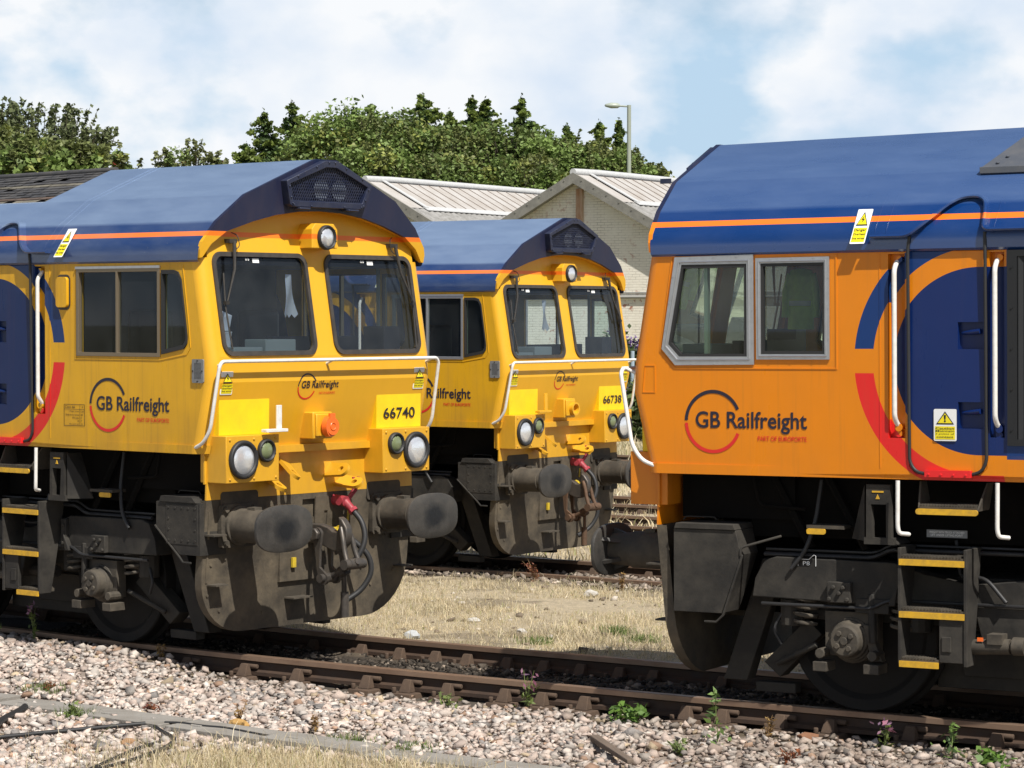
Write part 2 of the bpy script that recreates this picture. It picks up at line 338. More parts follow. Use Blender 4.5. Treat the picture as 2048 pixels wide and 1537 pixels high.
# ------------------------------------------------------------------ locomotives
def uf(z): return float(np.interp(z, [1.6, 2.17, 2.37, 3.17, 3.6], [-.075, -.215, -.208, -.066, .012]))
def vs(u): return 1.32 - .02 * max(0., 2.2 - u)
VF = 1.185
def ub(z): return -.096 - .135 * (z - 3.14)
def dv(z): return float(np.interp(z, [3.10, 3.12, 3.20, 3.26, 3.422, 3.637], [.0, .022, .022, .002, -.135, -.42]))
ARCH = [(1.262, 3.14), (1.18, 3.245), (1.03, 3.345), (.75, 3.43), (.514, 3.485), (.25, 3.52), (0, 3.53)]
ARCH = ARCH + [(-a, b) for a, b in ARCH[-2::-1]]
def sign(parent, name, fn, w, h, words, bang=False):
    """white plate with a yellow hazard triangle over a yellow panel of words; fn(a, b, t)"""
    m = MB(); m.mat(0).slab(rrect(0, w, 0, h, .06 * w), fn, .002, .005)
    tw = .80 * w; t0 = .54 * h; th = .36 * h
    m.mat(2).sheet([(w / 2 - tw / 2, t0 - .02 * h), (w / 2 + tw / 2, t0 - .02 * h), (w / 2, t0 + th + .03 * h)], fn, .0065)
    m.mat(1).sheet([(w / 2 - tw * .40, t0 + .02 * h), (w / 2 + tw * .40, t0 + .02 * h), (w / 2, t0 + th - .03 * h)], fn, .0075)
    m.mat(1).sheet([(.06 * w, .05 * h), (.94 * w, .05 * h), (.94 * w, .46 * h), (.06 * w, .46 * h)], fn, .0065)
    m.mat(2); c = w / 2; y = t0 + .05 * h; s = th * .62
    if bang: m.sheet([(c - .05 * w, y + s), (c + .05 * w, y + s), (c + .03 * w, y + s * .35), (c - .03 * w, y + s * .35)], fn, .0085); m.sheet(circ(c, y + s * .14, .045 * w, 8), fn, .0085)
    else: m.sheet([(c + .05 * w, y + s), (c - .12 * w, y + s * .42), (c, y + s * .46), (c - .05 * w, y), (c + .13 * w, y + s * .60), (c + .01 * w, y + s * .55)], fn, .0085)
    rows = len(words); hh = .38 * h / (rows + .5)
    for i, wd in enumerate(words):
        k = min(.82, .17 * len(wd) * (1.0 if i == 0 else .62)); b1 = .455 * h - i * hh * (1.12 if i else 1) - .02 * h
        add_text(m, wd, fn, c - k * w / 2, c + k * w / 2, b1 - hh * (.86 if i == 0 else .62), b1, .0085, .01)
    return m.build(name, [M('sign'), M('signy'), M('ink')], parent, smooth=0)
def logo(parent, fn, r, a0, a1, b0, b1, t0, t1, tb0, tb1):
    m = MB(); m.mat(0); arc_band(m, fn, 0, 0, r * .89, r * 1.0, 24, 178); m.mat(1); arc_band(m, fn, 0, 0, r * .89, r * 1.0, 183, 337)
    m.mat(0); add_text(m, 'GB Railfreight', fn, a0, a1, b0, b1, .0036, .016); m.mat(1); add_text(m, 'PART OF EUROPORTE', fn, t0, t1, tb0, tb1, .0036, .008)
    return m.build('company_logo', [M('letter'), M('letred')], parent, smooth=0)

def locomotive(kind, number, pos, rz, sgn, label):
    root = empty('locomotive', pos, rz); tag(root, label, 'locomotive', 'freight locomotives')
    X = lambda u, v, z: (-u, sgn * v, z)
    mb = lambda: MB(X)
    SV = lambda a, b, t: (a, vs(a) + t, b); SF = lambda a, b, t: (a, -vs(a) - t, b)
    FR = lambda a, b, t: (uf(b) + t, a, b)
    def side_fn(u0, z0): return (lambda a, b, t: X(*SV(u0 + sgn * a, z0 + b, t)))
    def front_fn(v0, z0, u=None): return (lambda a, b, t: X((uf(z0 + b) if u is None else u) - t, v0 - a, z0 + b))
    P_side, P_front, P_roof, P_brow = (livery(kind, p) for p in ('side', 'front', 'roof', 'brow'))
    fresh = kind == 'B'
    ub = (lambda z: -.052 - .06 * (z - 3.14)) if fresh else (lambda z: -.096 - .135 * (z - 3.14))
    # ---- cab shell and body sides
    us = lambda z: uf(z) + .085
    if fresh:
        holes = [[(.19, 3.05), (.69, 3.05), (.69, 2.415), (.165, 2.415), (.082, 2.50)], [(.795, 3.035), (1.25, 3.035), (1.25, 2.44), (.795, 2.44)]]
    else:
        holes = [[(.375, 3.045), (1.30, 3.045), (1.30, 2.385), (.375, 2.385)], [(.34, 3.045), (.20, 3.045), (.15, 3.03), (.115, 2.97), (.05, 2.52), (.055, 2.47), (.09, 2.43), (.34, 2.385)]]
    rec = [[(1.708, 1.886), (1.827, 1.886), (1.827, 3.09), (1.708, 3.09)], [(2.405, 1.90), (2.505, 1.90), (2.505, 3.09), (2.405, 3.09)]]
    door = [(1.852, 1.70), (1.90, 1.652), (2.34, 1.652), (2.388, 1.70), (2.388, 3.10), (1.852, 3.10)]
    outer = [(us(1.615), 1.615), (9, 1.615), (9, 3.125), (us(3.125), 3.125), (us(2.37), 2.37), (us(2.17), 2.17)]
    m = mb()
    for fn, hl in ((SV, holes + rec + [door]), (SF, holes + rec + [door])): m.slab(outer, fn, -.05, 0, hl)
    for fn in (SV, SF):
        for q in rec: m.slab([(q[0][0] - .01, q[0][1] - .01), (q[1][0] + .01, q[1][1] - .01), (q[2][0] + .01, q[2][1] + .01), (q[3][0] - .01, q[3][1] + .01)], fn, -.07, -.052)
        m.slab([(us(1.65) - .004, 1.617), (9, 1.617), (9, 1.684), (us(1.65) - .004, 1.684)], fn, .0, .016)
    # raised surround of the side windows
    w0 = [(.115, 3.112), (1.345, 3.112), (1.345, 2.335), (.13, 2.335), (.015, 2.455)] if fresh else [(.10, 3.085), (1.345, 3.085), (1.345, 2.338), (.36, 2.338), (.06, 2.385), (.018, 2.44), (.035, 2.62)]
    cx_ = sum(p[0] for p in w0) / len(w0); cz_ = sum(p[1] for p in w0) / len(w0)
    wi = [(cx_ + (p[0] - cx_) * .987, cz_ + (p[1] - cz_) * .976) for p in w0]
    for fn in (SV, SF): m.slab(w0, fn, .0, .005, [wi])
    m.slab([(1.646, 1.69), (1.652, 1.69), (1.652, 3.12), (1.646, 3.12)], SV, .0, .003)
    if fresh: m.slab([(-.12, 2.17), (-.02, 2.17), (-.02, 2.36), (-.10, 2.36)], SV, .0, .004, [[(-.115, 2.175), (-.026, 2.175), (-.026, 2.354), (-.10, 2.354)]])
    m.box(8.9, 9, -1.27, 1.27, 1.62, 3.1)
    m.build('body_side', P_side, root, smooth=0)
    # ---- front: rounded corners, windscreen panel, nose
    m = mb()
    wl = rrect(.118, 1.128, 2.395, 3.168, .085, 6)
    top = [(a, b + .02) for a, b in ARCH if abs(a) < VF]
    m.slab([(-VF, 2.37)] + [(VF, 2.37), (VF, 3.25)] + top[1:-1] + [(-VF, 3.25)], FR, 0, .035, [wl, [(-a, b) for a, b in wl][::-1]])
    m.slab([(-VF, 2.17), (VF, 2.17), (VF, 2.37), (-VF, 2.37)], FR, 0, .035)
    m.slab([(-VF, 1.6), (VF, 1.6), (VF, 2.17), (-VF, 2.17)], FR, 0, .035)
    for s in (1, -1):
        for zz in ((1.615, 2.17), (2.17, 2.37), (2.37, 3.14)):
            rings = []
            for z in zz:
                a = us(z); v1 = vs(a); rings.append([(a - .085 * math.sin(R(90 * k / 8)), s * (VF + (v1 - VF) * math.cos(R(90 * k / 8))), z) for k in range(9)])
            m.ring(rings, close=False)
        rings = []
        for z in (1.617, 1.684):
            a = us(z); v1 = vs(a) + .016; rings.append([(a - .10 * math.sin(R(90 * k / 8)), s * (VF + (v1 - VF) * math.cos(R(90 * k / 8))), z) for k in range(9)])
        m.ring(rings, close=False); m.add([p for p in rings[1]] + [(us(1.68), s * VF, 1.684)], [list(range(10))])
    # soffit under the roof brow
    m.ring([[(ub(b) + .01, a, b) for a, b in ARCH], [(uf(b) + .03, a, b + .012) for a, b in ARCH]], close=False)
    # ledge and headstock
    m.box(-.125, .0, -.60, .60, 1.598, 1.655)
    m.build('cab_front', P_front, root, smooth=40)
    m = mb(); m.slab([(-1.19, 1.252), (1.19, 1.252), (1.175, 1.60), (-1.175, 1.60)], lambda a, b, t: (-.058 + t, a, b), 0, .016)
    m.build('headstock', P_front, root, smooth=0)
    # ---- roof
    prof = [3.105, 3.12, 3.16, 3.20, 3.23, 3.26, 3.34, 3.422]
    def rring(u_of, ap=.118, az=3.94):
        half = [(z, None) for z in prof]; L_ = []
        for z, _ in half: u = u_of(z); L_.append((u, vs(max(u, 0)) + dv(z), z))
        u = u_of(3.637); L_.append((u, .866, 3.637 + (.005 * u if fresh else 0))); u = u_of(az); L_.append((u, ap, az + (.013 * min(u, 3) if fresh else 0)))
        return L_ + [(a, -b, c) for a, b, c in L_[::-1]]
    m = mb(); e1 = rring(lambda z: ub(z) + .012)
    end = 2.25 if not fresh else 9
    rings = [e1, rring(lambda z: .6), rring(lambda z: 1.4), rring(lambda z: 2.2), rring(lambda z: 2.25)] + ([rring(lambda z: 9)] if fresh else [])
    m.ring(rings, close=False); m.add(rings[-1], [list(range(len(rings[-1])))])
    if not fresh:
        h = [rring(lambda z: 2.2505, .60, 3.66), rring(lambda z: 9, .60, 3.66)]; m.ring(h, close=False)
    # drip moulding that steps up over the cab door
    rv = lambda u, z: (u, vs(u) + dv(z), z)
    gut = [rv(1.61, 3.205), rv(1.87, 3.205), rv(1.96, 3.275), rv(2.10, 3.41), rv(2.17, 3.455), rv(2.28, 3.462), rv(2.345, 3.43), rv(2.372, 3.35), rv(2.38, 3.235), rv(3.2, 3.235), rv(8.9, 3.235)]
    pg_ = bend(gut, .05, 4); rr_ = []
    for i, p in enumerate(pg_):
        d = (pg_[min(i + 1, len(pg_) - 1)] - pg_[max(i - 1, 0)]); nx_ = Vector((-d.z, 0, d.x)).normalized() * .011
        rr_.append([tuple(p + Vector((0, w, 0)) + nx_ * q) for w, q in ((-.03, 1), (.058, 1), (.064, 0), (.058, -1), (-.03, -1))])
    m.ring(rr_)
    for s_ in ((1.62, 1.70, 2.44) if fresh else (1.62, 1.70)): m.tube([rv(s_, z) for z in (3.21, 3.26, 3.34, 3.422)] + [(s_, .866, 3.637), (s_, .12, 3.942)], .0035, 4)
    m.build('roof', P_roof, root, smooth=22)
    m = mb(); m.slab([(1.262, 3.14), (1.292, 3.135), (1.297, 3.20), (1.28, 3.26), (1.147, 3.422), (.868, 3.637), (.119, 3.944), (-.119, 3.944), (-.868, 3.637), (-1.147, 3.422), (-1.28, 3.26), (-1.297, 3.20), (-1.292, 3.135)] + ARCH[::-1][0:], lambda a, b, t: (ub(b) + t, a, b), -.004, .028)
    m.build('roof_brow', P_brow, root, smooth=0)
    # ---- twin roof lights behind an expanded-metal guard
    po = [(.493, 3.757), (.075, 3.93), (-.075, 3.93), (-.493, 3.757), (-.434, 3.575), (-.40, 3.553), (.40, 3.553), (.434, 3.575)]
    pi = [(.447, 3.735), (.058, 3.876), (-.058, 3.876), (-.447, 3.735), (-.40, 3.603), (.40, 3.603)]
    GF = lambda a, b, t: (ub(b) + t, a, b)
    m = mb(); m.slab(po, GF, -.075, .0, [pi])
    for i in range(8):
        a, b = po[i], po[(i + 1) % 8]
        for t in (.25, .75): m.bolt(GF((a[0] + (b[0] - a[0]) * t) * .955, 3.74 + ((a[1] + (b[1] - a[1]) * t) - 3.74) * .93, -.075), (-1, 0, 0), .009, .009)
    for s in (.28, -.28): m.box(ub(3.55) - .10, ub(3.55) - .02, s - .06, s + .06, 3.535, 3.55)
    g = m.build('roof_light_housing', M('navy'), root, bevel=.006)
    m = mb(); m.mat(0).sheet(pi, GF, -.002); m.build('housing_back', M('dark'), g, smooth=0)
    m = mb()
    def clip(p, d):
        lo, hi = -9, 9; n = len(pi)
        for i in range(n):
            a = Vector(pi[i]); e = Vector(pi[(i + 1) % n]) - a; nn = Vector((-e.y, e.x))
            den = d.dot(nn); num = (a - p).dot(nn)
            if abs(den) < 1e-9: continue
            t = num / den
            if den > 0: lo = max(lo, t)
            else: hi = min(hi, t)
        return lo, hi
    for sg in (1, -1):
        d = Vector((.52, sg)).normalized()
        for k in range(-32, 33):
            p = Vector((k * .0255, 3.74)); lo, hi = clip(p, d)
            if hi - lo > .01:
                a, b = p + d * lo, p + d * hi; m.tube([GF(a.x, a.y, -.05), GF(b.x, b.y, -.05)], .0034, 4, False)
    m.build('guard_mesh', M('navy'), g, smooth=0)
    for s in (.05, -.16):
        m = mb(); m.mat(0); m.ring([[(ub(3.70) - d, s + r * math.cos(R(t)), 3.70 + r * math.sin(R(t))) for t in range(0, 360, 20)] for d, r in ((.03, .085), (.026, .078), (.008, .045), (.004, .012))])
        m.build('roof_light', mat('reflector_dark', (.22, .23, .25), .12, .9, coat=.5), g)
    # ---- centre marker lamp
    m = mb(); oc = [(.147, 3.23), (.147, 3.385), (.105, 3.43), (-.105, 3.43), (-.147, 3.385), (-.147, 3.23)]
    m.slab(oc, lambda a, b, t: (t, a, b), -.19, .03)
    lb = m.build('centre_lamp', P_front, root, smooth=0, bevel=.006)
    def lamp(par, name, v, z, u, ro, ri, lens, sub='lens'):
        q = mb(); C = lambda r, uu: [(uu, v + r * math.cos(R(t)), z + r * math.sin(R(t))) for t in range(0, 360, 12)]
        q.ring([C(ro, u + .002), C(ro, u - .02), C(ro * .96, u - .03), C((ro + ri) / 2, u - .034), C(ri * 1.03, u - .026), C(ri, u - .012)], cap=False)
        for t in range(0, 360, 60): q.bolt((u - .033, v + (ro + ri) / 2 * math.cos(R(t + 20)), z + (ro + ri) / 2 * math.sin(R(t + 20))), (-1, 0, 0), .006, .005)
        o = q.build(name, M('rubber'), par, smooth=50)
        q = mb(); q.ring([C(ri, u - .014), C(ri * .85, u - .024), C(ri * .55, u - .033), C(ri * .25, u - .037), C(.004, u - .038)]); q.fn = lambda uu, vv, zz: X(uu, vv, zz)
        q.build(sub, M(lens), o, smooth=60); return o
    lamp(lb, 'lamp', -.012, 3.318, -.19, .10, .078, 'lens')
    # ---- windscreens with seals, wipers
    for s in (1, -1):
        W_ = lambda a, b, t: (uf(b) + t, s * a, b)
        m = mb(); m.sheet(rrect(.11, 1.136, 2.387, 3.176, .085, 6), W_, .012)
        gl = m.build('windscreen', glass('windscreen_glass', (.78, .87, .95), .8), root, smooth=0)
        m = mb(); oo = rrect(.098, 1.148, 2.375, 3.188, .10, 7); ii = rrect(.134, 1.112, 2.411, 3.152, .07, 7)
        m.ring([[W_(a, b, .006) for a, b in oo], [W_(a * .995 + .003, b, -.016) for a, b in oo], [W_(a, b, -.016) for a, b in ii], [W_(a, b, .01) for a, b in ii]], cap=False)
        m.build('seal', M('seal'), gl, smooth=50)
        m = mb(); pz, pv = 3.267, .93
        m.box(uf(pz) - .06, uf(pz) + .01, s * pv - .03, s * pv + .05, pz - .012, pz + .02)
        pth = [(uf(pz) - .06, s * pv, pz), (uf(3.05) - .055, s * (pv + .03), 3.05), (uf(2.80) - .05, s * 1.075, 2.80)]
        m.tube(pth, [.016, .012, .006], 8); m.tube([(uf(3.02) - .028, s * 1.06, 3.02), (uf(2.75) - .03, s * 1.085, 2.75), (uf(2.43) - .028, s * 1.065, 2.43)], .007, 6)
        m.box(uf(2.79) - .055, uf(2.79) - .02, s * 1.06, s * 1.095, 2.775, 2.80)
        m.tube(bend([(uf(3.3) - .01, s * pv - .02, 3.34), (uf(3.3) - .05, s * pv + s * -.05, 3.32), (uf(3.2) - .05, s * (pv - .06), 3.23), (uf(3.2) - .045, s * pv, 3.20)], .03), .004, 5)
        m.build('wiper', M('black'), gl, smooth=40)
        m = mb(); F_ = front_fn(0, 0); f2 = lambda a, b, t: (uf(b) + .006, a, b)
        m.slab([(s * .66 - .035, 3.105), (s * .66 + .035, 3.105), (s * .66 + .035, 3.14), (s * .66 - .035, 3.14)], lambda a, b, t: (uf(b) + t, a, b), .004, .008)
        for k in (.06, .085): m.slab(circ(s * .66 + k + .02, 3.132, .010, 8), lambda a, b, t: (uf(b) + t, a, b), .004, .008)
        m.build('screen_sticker', M('sign'), gl, smooth=0)
    # ---- side windows
    for fn, far in ((SV, 0), (SF, 1)):
        if fresh:
            fr = [(.141, 3.099), (.736, 3.107), (.738, 2.365), (.139, 2.36), (.036, 2.472)]; mid = [(.165, 3.075), (.712, 3.08), (.714, 2.39), (.15, 2.385), (.062, 2.485)]
            for outer_, inner_, pane in ((fr, [(.192, 3.046), (.686, 3.046), (.686, 2.419), (.168, 2.419), (.087, 2.502)], holes[0]),
                                         ([(.753, 3.081), (1.293, 3.083), (1.293, 2.40), (.757, 2.40)], [(.79, 3.045), (1.256, 3.045), (1.256, 2.435), (.79, 2.435)], holes[1])):
                m = mb(); m.mat(0).slab(outer_, fn, .004, .014, [inner_])
                k = len(outer_)
                for i in range(k):
                    a, b = Vector(outer_[i]), Vector(outer_[(i + 1) % k]); c = Vector(inner_[i]); c2 = Vector(inner_[(i + 1) % k])
                    m.tube([fn(*(a * .35 + c * .65), .014), fn(*(b * .35 + c2 * .65), .014)], .007, 6)
                    for t in (.2, .5, .8):
                        p = a * (1 - t) + b * t; q = c * (1 - t) + c2 * t; p = p * .85 + q * .15; m.bolt(fn(*p, .014), (0, 1 - 2 * far, 0), .005, .004)
                fo = m.build('side_window', M('alu'), root, smooth=30)
                m = mb(); sc = .93; c0 = Vector((sum(p[0] for p in inner_) / k, sum(p[1] for p in inner_) / k))
                m.slab(inner_, fn, -.03, .008, [[tuple(c0 + (Vector(p) - c0) * sc) for p in inner_]]); m.build('seal', M('rubber'), fo, smooth=0)
                m = mb(); m.sheet(inner_, fn, -.02); m.build('pane', glass('side_glass', (.74, .86, .78), .8), fo, smooth=0)
        else:
            m = mb(); m.slab([(.357, 3.066), (1.322, 3.066), (1.322, 2.364), (.357, 2.364)], fn, -.03, .012, [[(.385, 3.035), (.835, 3.035), (.835, 2.395), (.385, 2.395)], [(.858, 3.035), (1.292, 3.035), (1.292, 2.395), (.858, 2.395)]])
            fo = m.build('side_window', M('alu') if kind == 'C' else M('bronze'), root, smooth=0, bevel=.003)
            m = mb(); m.slab([(.352, 3.062), (1.325, 3.062), (1.325, 3.082), (.352, 3.082)], fn, .0, .018); m.build('top_rail', M('alu'), fo, smooth=0)
            m = mb(); m.sheet([(.38, 3.04), (.84, 3.04), (.84, 2.39), (.38, 2.39)], fn, -.012)
            if kind == 'A' or far: m.sheet([(.85, 3.04), (1.297, 3.04), (1.297, 2.39), (.85, 2.39)], fn, -.022)
            m.build('pane', glass('sliding_glass', (.62, .70, .69), .55) if not far else glass('far_glass', (.90, .95, .93), .5), fo, smooth=0)
            m = mb(); q = holes[1]; cc = Vector((.19, 2.74)); m.slab([tuple(cc + (Vector(p) - cc) * 1.0) for p in q], fn, -.03, .012, [[tuple(cc + (Vector(p) - cc) * .90) for p in q]])
            qo = m.build('quarter_light', M('rubber'), root, smooth=30)
            m = mb(); m.sheet(q, fn, -.018); m.build('pane', glass('quarter_glass', (.66, .78, .72), .8), qo, smooth=0)
    # ---- cab interior
    m = mb(); m.mat(0).box(.0, 1.66, -1.22, 1.22, 1.70, 1.74); m.box(1.60, 1.66, -1.24, 1.24, 1.74, 3.10); m.box(.0, 1.66, -1.24, 1.24, 3.09, 3.12)
    m.mat(1)
    for s in (1, -1): m.box(.345, .372, s * 1.235 - .02, s * 1.235 + .02, 1.8, 3.1); m.box(.03, .07, s * 1.15 - .03, s * 1.15 + .03, 1.8, 2.40)
    m.build('cab_interior', [M('inner'), M('pillar')], root, smooth=0)
    m = mb()
    m.mat(0).hexa([(.0, -1.05, 1.75), (.0, 1.05, 1.75), (.36, 1.05, 1.75), (.36, -1.05, 1.75), (-.17, -1.05, 2.41), (-.17, 1.05, 2.41), (.22, 1.05, 2.36), (.22, -1.05, 2.36)])
    m.box(-.14, .10, .28, .62, 2.40, 2.50); m.box(-.15, .14, .66, .98, 2.40, 2.44); m.mat(1).box(-.12, .12, -.98, -.78, 2.40, 2.60); m.mat(1).box(.10, .20, -.70, .3, 2.37, 2.52)
    m.build('control_desk', [M('console'), M('dark')], root, smooth=0, bevel=.008)
    for s in (.62, -.62):
        m = mb(); m.box(.75, 1.2, s - .24, s + .24, 2.05, 2.18); m.box(1.14, 1.26, s - .22, s + .22, 2.16, 2.74); m.box(.9, 1.05, s - .06, s + .06, 1.74, 2.05)
        m.build('seat', M('dark'), root, bevel=.05, smooth=40)
    # ---- front hand rail
    m = mb()
    hr = [(us(1.66) - .02, 1.275, 1.665), (-.12, 1.285, 1.70), (-.20, 1.283, 1.80), (-.292, 1.268, 2.30), (-.292, 1.24, 2.335), (-.292, -1.24, 2.335), (-.292, -1.268, 2.30), (-.20, -1.283, 1.80), (-.12, -1.285, 1.70), (us(1.66) - .02, -1.275, 1.665)]
    m.tube(bend(hr, .07, 5), .0145, 10)
    for v in (1.20, 0, -1.20): m.tube([(-.20, v, 2.30), (-.285, v, 2.334)], .012, 6)
    m.build('front_handrail', M('white'), root, smooth=60)
    # ---- headlight housings
    for s in (1, -1):
        m = mb(); m.box(-.268, .02, s * .602, s * 1.178, 1.390, 1.757)
        m.box(-.05, -.03, s * .59, s * 1.20, 1.375, 1.77) if s > 0 else m.box(-.05, -.03, s * .59, s * 1.20, 1.375, 1.77)
        for a, b in ((.64, 1.42), (1.14, 1.42), (.64, 1.727), (1.14, 1.727), (.88, 1.727), (.88, 1.42)): m.bolt((-.268, s * a, b), (-1, 0, 0), .011, .010)
        hb = m.build('headlight_housing', P_front, root, bevel=.006, smooth=30)
        lamp(hb, 'headlight', s * 1.002, 1.570, -.268, .152, .113, 'lens'); lamp(hb, 'tail_light', s * .752, 1.632, -.268, .092, .066, 'green')
        if kind != 'B' or True:
            m = mb(); m.hexa([(-.178, s * .622, 1.757), (-.178, s * 1.168, 1.757), (-.06, s * 1.168, 1.757), (-.06, s * .622, 1.757), (-.182, s * .622, 2.046), (-.182, s * 1.168, 2.046), (-.10, s * 1.168, 2.046), (-.10, s * .622, 2.046)])
            pl = m.build('number_panel', M('plate'), root, smooth=0, bevel=.003)
            if s < 0 and number:
                m = MB(); add_text(m, number, lambda a, b, t: X(-.186 - t, -.70 - a, b), 0, .385, 1.836, 1.926, .002, .012); m.build('running_number', M('ink'), pl, smooth=0)
    # lamp bracket
    m = mb(); m.box(-.30, -.285, .60, .655, 1.80, 1.985); m.box(-.33, -.27, .56, .80, 1.775, 1.80); m.build('lamp_bracket', M('white') if kind == 'A' else P_front, root, bevel=.003)
    # jumper socket
    m = mb(); m.box(-.25, -.08, -.02, .20, 1.70, 1.915); m.box(-.27, -.25, .0, .18, 1.72, 1.90)
    so = m.build('jumper_socket', P_front, root, bevel=.008)
    m = mb()
    if kind == 'A':
        m.cyl((-.27, .06, 1.80), (-.315, .05, 1.80), .085, 24); m.cyl((-.315, .05, 1.80), (-.33, .05, 1.80), .07, 24); m.box(-.325, -.305, .02, .08, 1.86, 1.905); m.tube(circ3((-.33, .05, 1.80), .03), .006, 6)
        m.build('socket_cap', M('cap'), so, smooth=40)
    else:
        m.ring([[(-.27 - d, .06 + r * math.cos(R(t)), 1.80 + r * math.sin(R(t))) for t in range(0, 360, 15)] for d, r in ((0, .07), (.05, .075), (.05, .055), (0, .05))], cap=False); m.build('socket_ring', P_front, so, smooth=40)
    # towing eyes
    def lug(v, z, tilt, turn, L_=.19):
        q = MB(lambda a, b, t: None); T = Matrix.Translation((-.05, v, z)) @ Matrix.Rotation(turn, 4, 'X') @ Matrix.Rotation(tilt, 4, 'Y')
        q.fn = lambda a, b, t: X(*(T @ Vector((-a, b, t))))
        q.slab([(0, -.065), (L_ * .6, -.06)] + circ(L_ * .76, 0, .06, 10, -80, 80) + [(L_ * .6, .06), (0, .065)], lambda a, b, t: (a, b, t), -.014, .014, [circ(L_ * .70, 0, .026, 12)])
        q.build('towing_eye', P_front, root, smooth=30)
    lug(.34, 1.52, R(-32), R(24), .25); lug(.50, 1.395, R(-26), R(12), .19); lug(-.17, 1.43, R(4), R(-52), .25); lug(-.30, 1.34, R(-6), R(-34), .25)
    # ---- plough and front gear
    HALF = [(1.19, 1.25), (1.19, .64)] + [(.70 + .49 * math.cos(R(t)), .64 - .455 * math.sin(R(t))) for t in range(10, 91, 10)]
    pol = HALF + [(-a, b) for a, b in HALF[::-1]]
    up_ = lambda z: -.058 + .10 * (1.25 - z) / 1.06
    PL = lambda a, b, t: (up_(b) + t, a, b)
    cut = [(.12, 1.205), (-.20, 1.205), (-.115, 1.055), (.12, 1.055)]; cut2 = [(.30, .80), (.06, .80), (.06, .62), (.30, .62)]
    m = mb(); m.slab(pol, PL, 0, .022, [cut, cut2])
    m.ring([[PL(a, b, .0) for a, b in HALF], [PL(a * .998, b, .075) for a, b in HALF]], close=False); m.ring([[PL(-a, b, .0) for a, b in HALF], [PL(-a * .998, b, .075) for a, b in HALF]], close=False)
    m.box(-.02, .3, -.25, .35, .55, 1.24)
    for v, z in ((1.12, .50), (.98, .37), (.95, .78), (.5, .32), (-.62, .60), (-.75, .45), (-1.02, .55), (-.9, .86), (1.1, .74)): m.bolt(PL(v, z, 0), (-1, 0, 0), .013, .008)
    m.slab([(1.13, .60), (1.14, 1.16), (1.16, 1.16), (1.15, .60)], PL, -.006, 0); m.slab([(-.04, .58), (-.20, .58), (-.24, 1.22), (-.02, 1.22)], PL, -.012, 0, [[(-.13, .70), (-.16, .70), (-.17, 1.1), (-.13, 1.1)]])
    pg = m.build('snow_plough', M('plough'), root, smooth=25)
    m = mb()
    for v0, v1, z in ((1.05, 1.19, .985), (1.0, 1.13, .59), (.04, .26, .42), (-1.05, -1.19, .985), (-1.02, -1.15, .59)): m.box(up_(z) - .11, up_(z), min(v0, v1), max(v0, v1), z - .012, z); m.build('plough_step', M('grime'), pg, smooth=0); m = mb()
    for s in (1, -1): m = mb(); m.slab(rrect(s * .835 - .205, s * .835 + .205, 1.16, 1.31, .03), lambda a, b, t: (-.060 + t, a, b), -.002, 0); m.build('black_patch', M('grime'), pg, smooth=0)
    for s in (1, -1):
        c = (s * .864, 1.042); m = mb(); C = lambda r, u, n=24: [(u, c[0] + r * math.cos(2 * math.pi * k / n), c[1] + r * math.sin(2 * math.pi * k / n)) for k in range(n)]
        m.slab(rrect(c[0] - .19, c[0] + .19, c[1] - .17, c[1] + .17, .03), lambda a, b, t: (t, a, b), -.085, -.045)
        m.ring([C(.155, -.085), C(.155, -.11), C(.135, -.115), C(.132, -.40), C(.120, -.405), C(.116, -.57)])
        for a in (.15, -.15):
            for b in (.13, -.13): m.bolt((-.085, c[0] + a, c[1] + b), (-1, 0, 0), .024, .028)
        m.box(-.30, -.22, c[0] - .04, c[0] + .04, c[1] + .125, c[1] + .15)
        bo = m.build('buffer', M('grime'), root, smooth=40)
        def sup(k, u, off=0):
            out = []
            for t in range(0, 360, 8):
                ct, st = math.cos(R(t)), math.sin(R(t)); e = 2 / 3.0
                a = math.copysign(abs(ct) ** e, ct) * .31 * k; b = math.copysign(abs(st) ** e, st) * .186 * k
                out.append((u, c[0] + a, c[1] + b * (1 - .10 * (a / .31) ** 2)))
            return out
        m = mb(); m.ring([sup(.9, -.560), sup(.985, -.566), sup(1.0, -.578), sup(.985, -.592), sup(.90, -.600), sup(.6, -.608), sup(.3, -.611), sup(.02, -.612)])
        for t in (35, 90, 145, 215, 270, 325):
            d = Vector((0, math.cos(R(t)), math.sin(R(t)))); p = Vector((-.45, *c)); w = Vector((0, -d.z, d.y)) * .014
            q0, q1 = p + d * .11, Vector((-.562, c[0] + d.y * .24, c[1] + d.z * .15)); q2 = Vector((-.562, c[0] + d.y * .1, c[1] + d.z * .1))
            m.add([q0 + w, q1 + w, q2 + w, q0 - w, q1 - w, q2 - w], [(0, 1, 2), (5, 4, 3), (0, 3, 4, 1), (1, 4, 5, 2), (2, 5, 3, 0)])
        m.build('buffer_head', M('buf') if False else bufmat(), bo, smooth=40)
    # draw hook and screw coupling
    m = mb(); hk = [(.05, 1.0), (-.16, 1.005), (-.25, .985), (-.30, .955), (-.345, .95), (-.37, .985), (-.375, 1.03), (-.365, 1.075), (-.41, 1.05), (-.455, .99), (-.465, .92), (-.44, .85), (-.385, .80), (-.31, .79), (-.2, .83), (.05, .86)]
    m.slab(hk, lambda a, b, t: (a, t, b), -.036, .036); m.cyl((-.17, -.12, .925), (-.17, .12, .925), .034, 14); m.cyl((-.17, .085, .925), (-.17, .125, .925), .055, 6)
    m.build('draw_hook', M('coupler'), root, smooth=30, bevel=.010)
    m = mb()
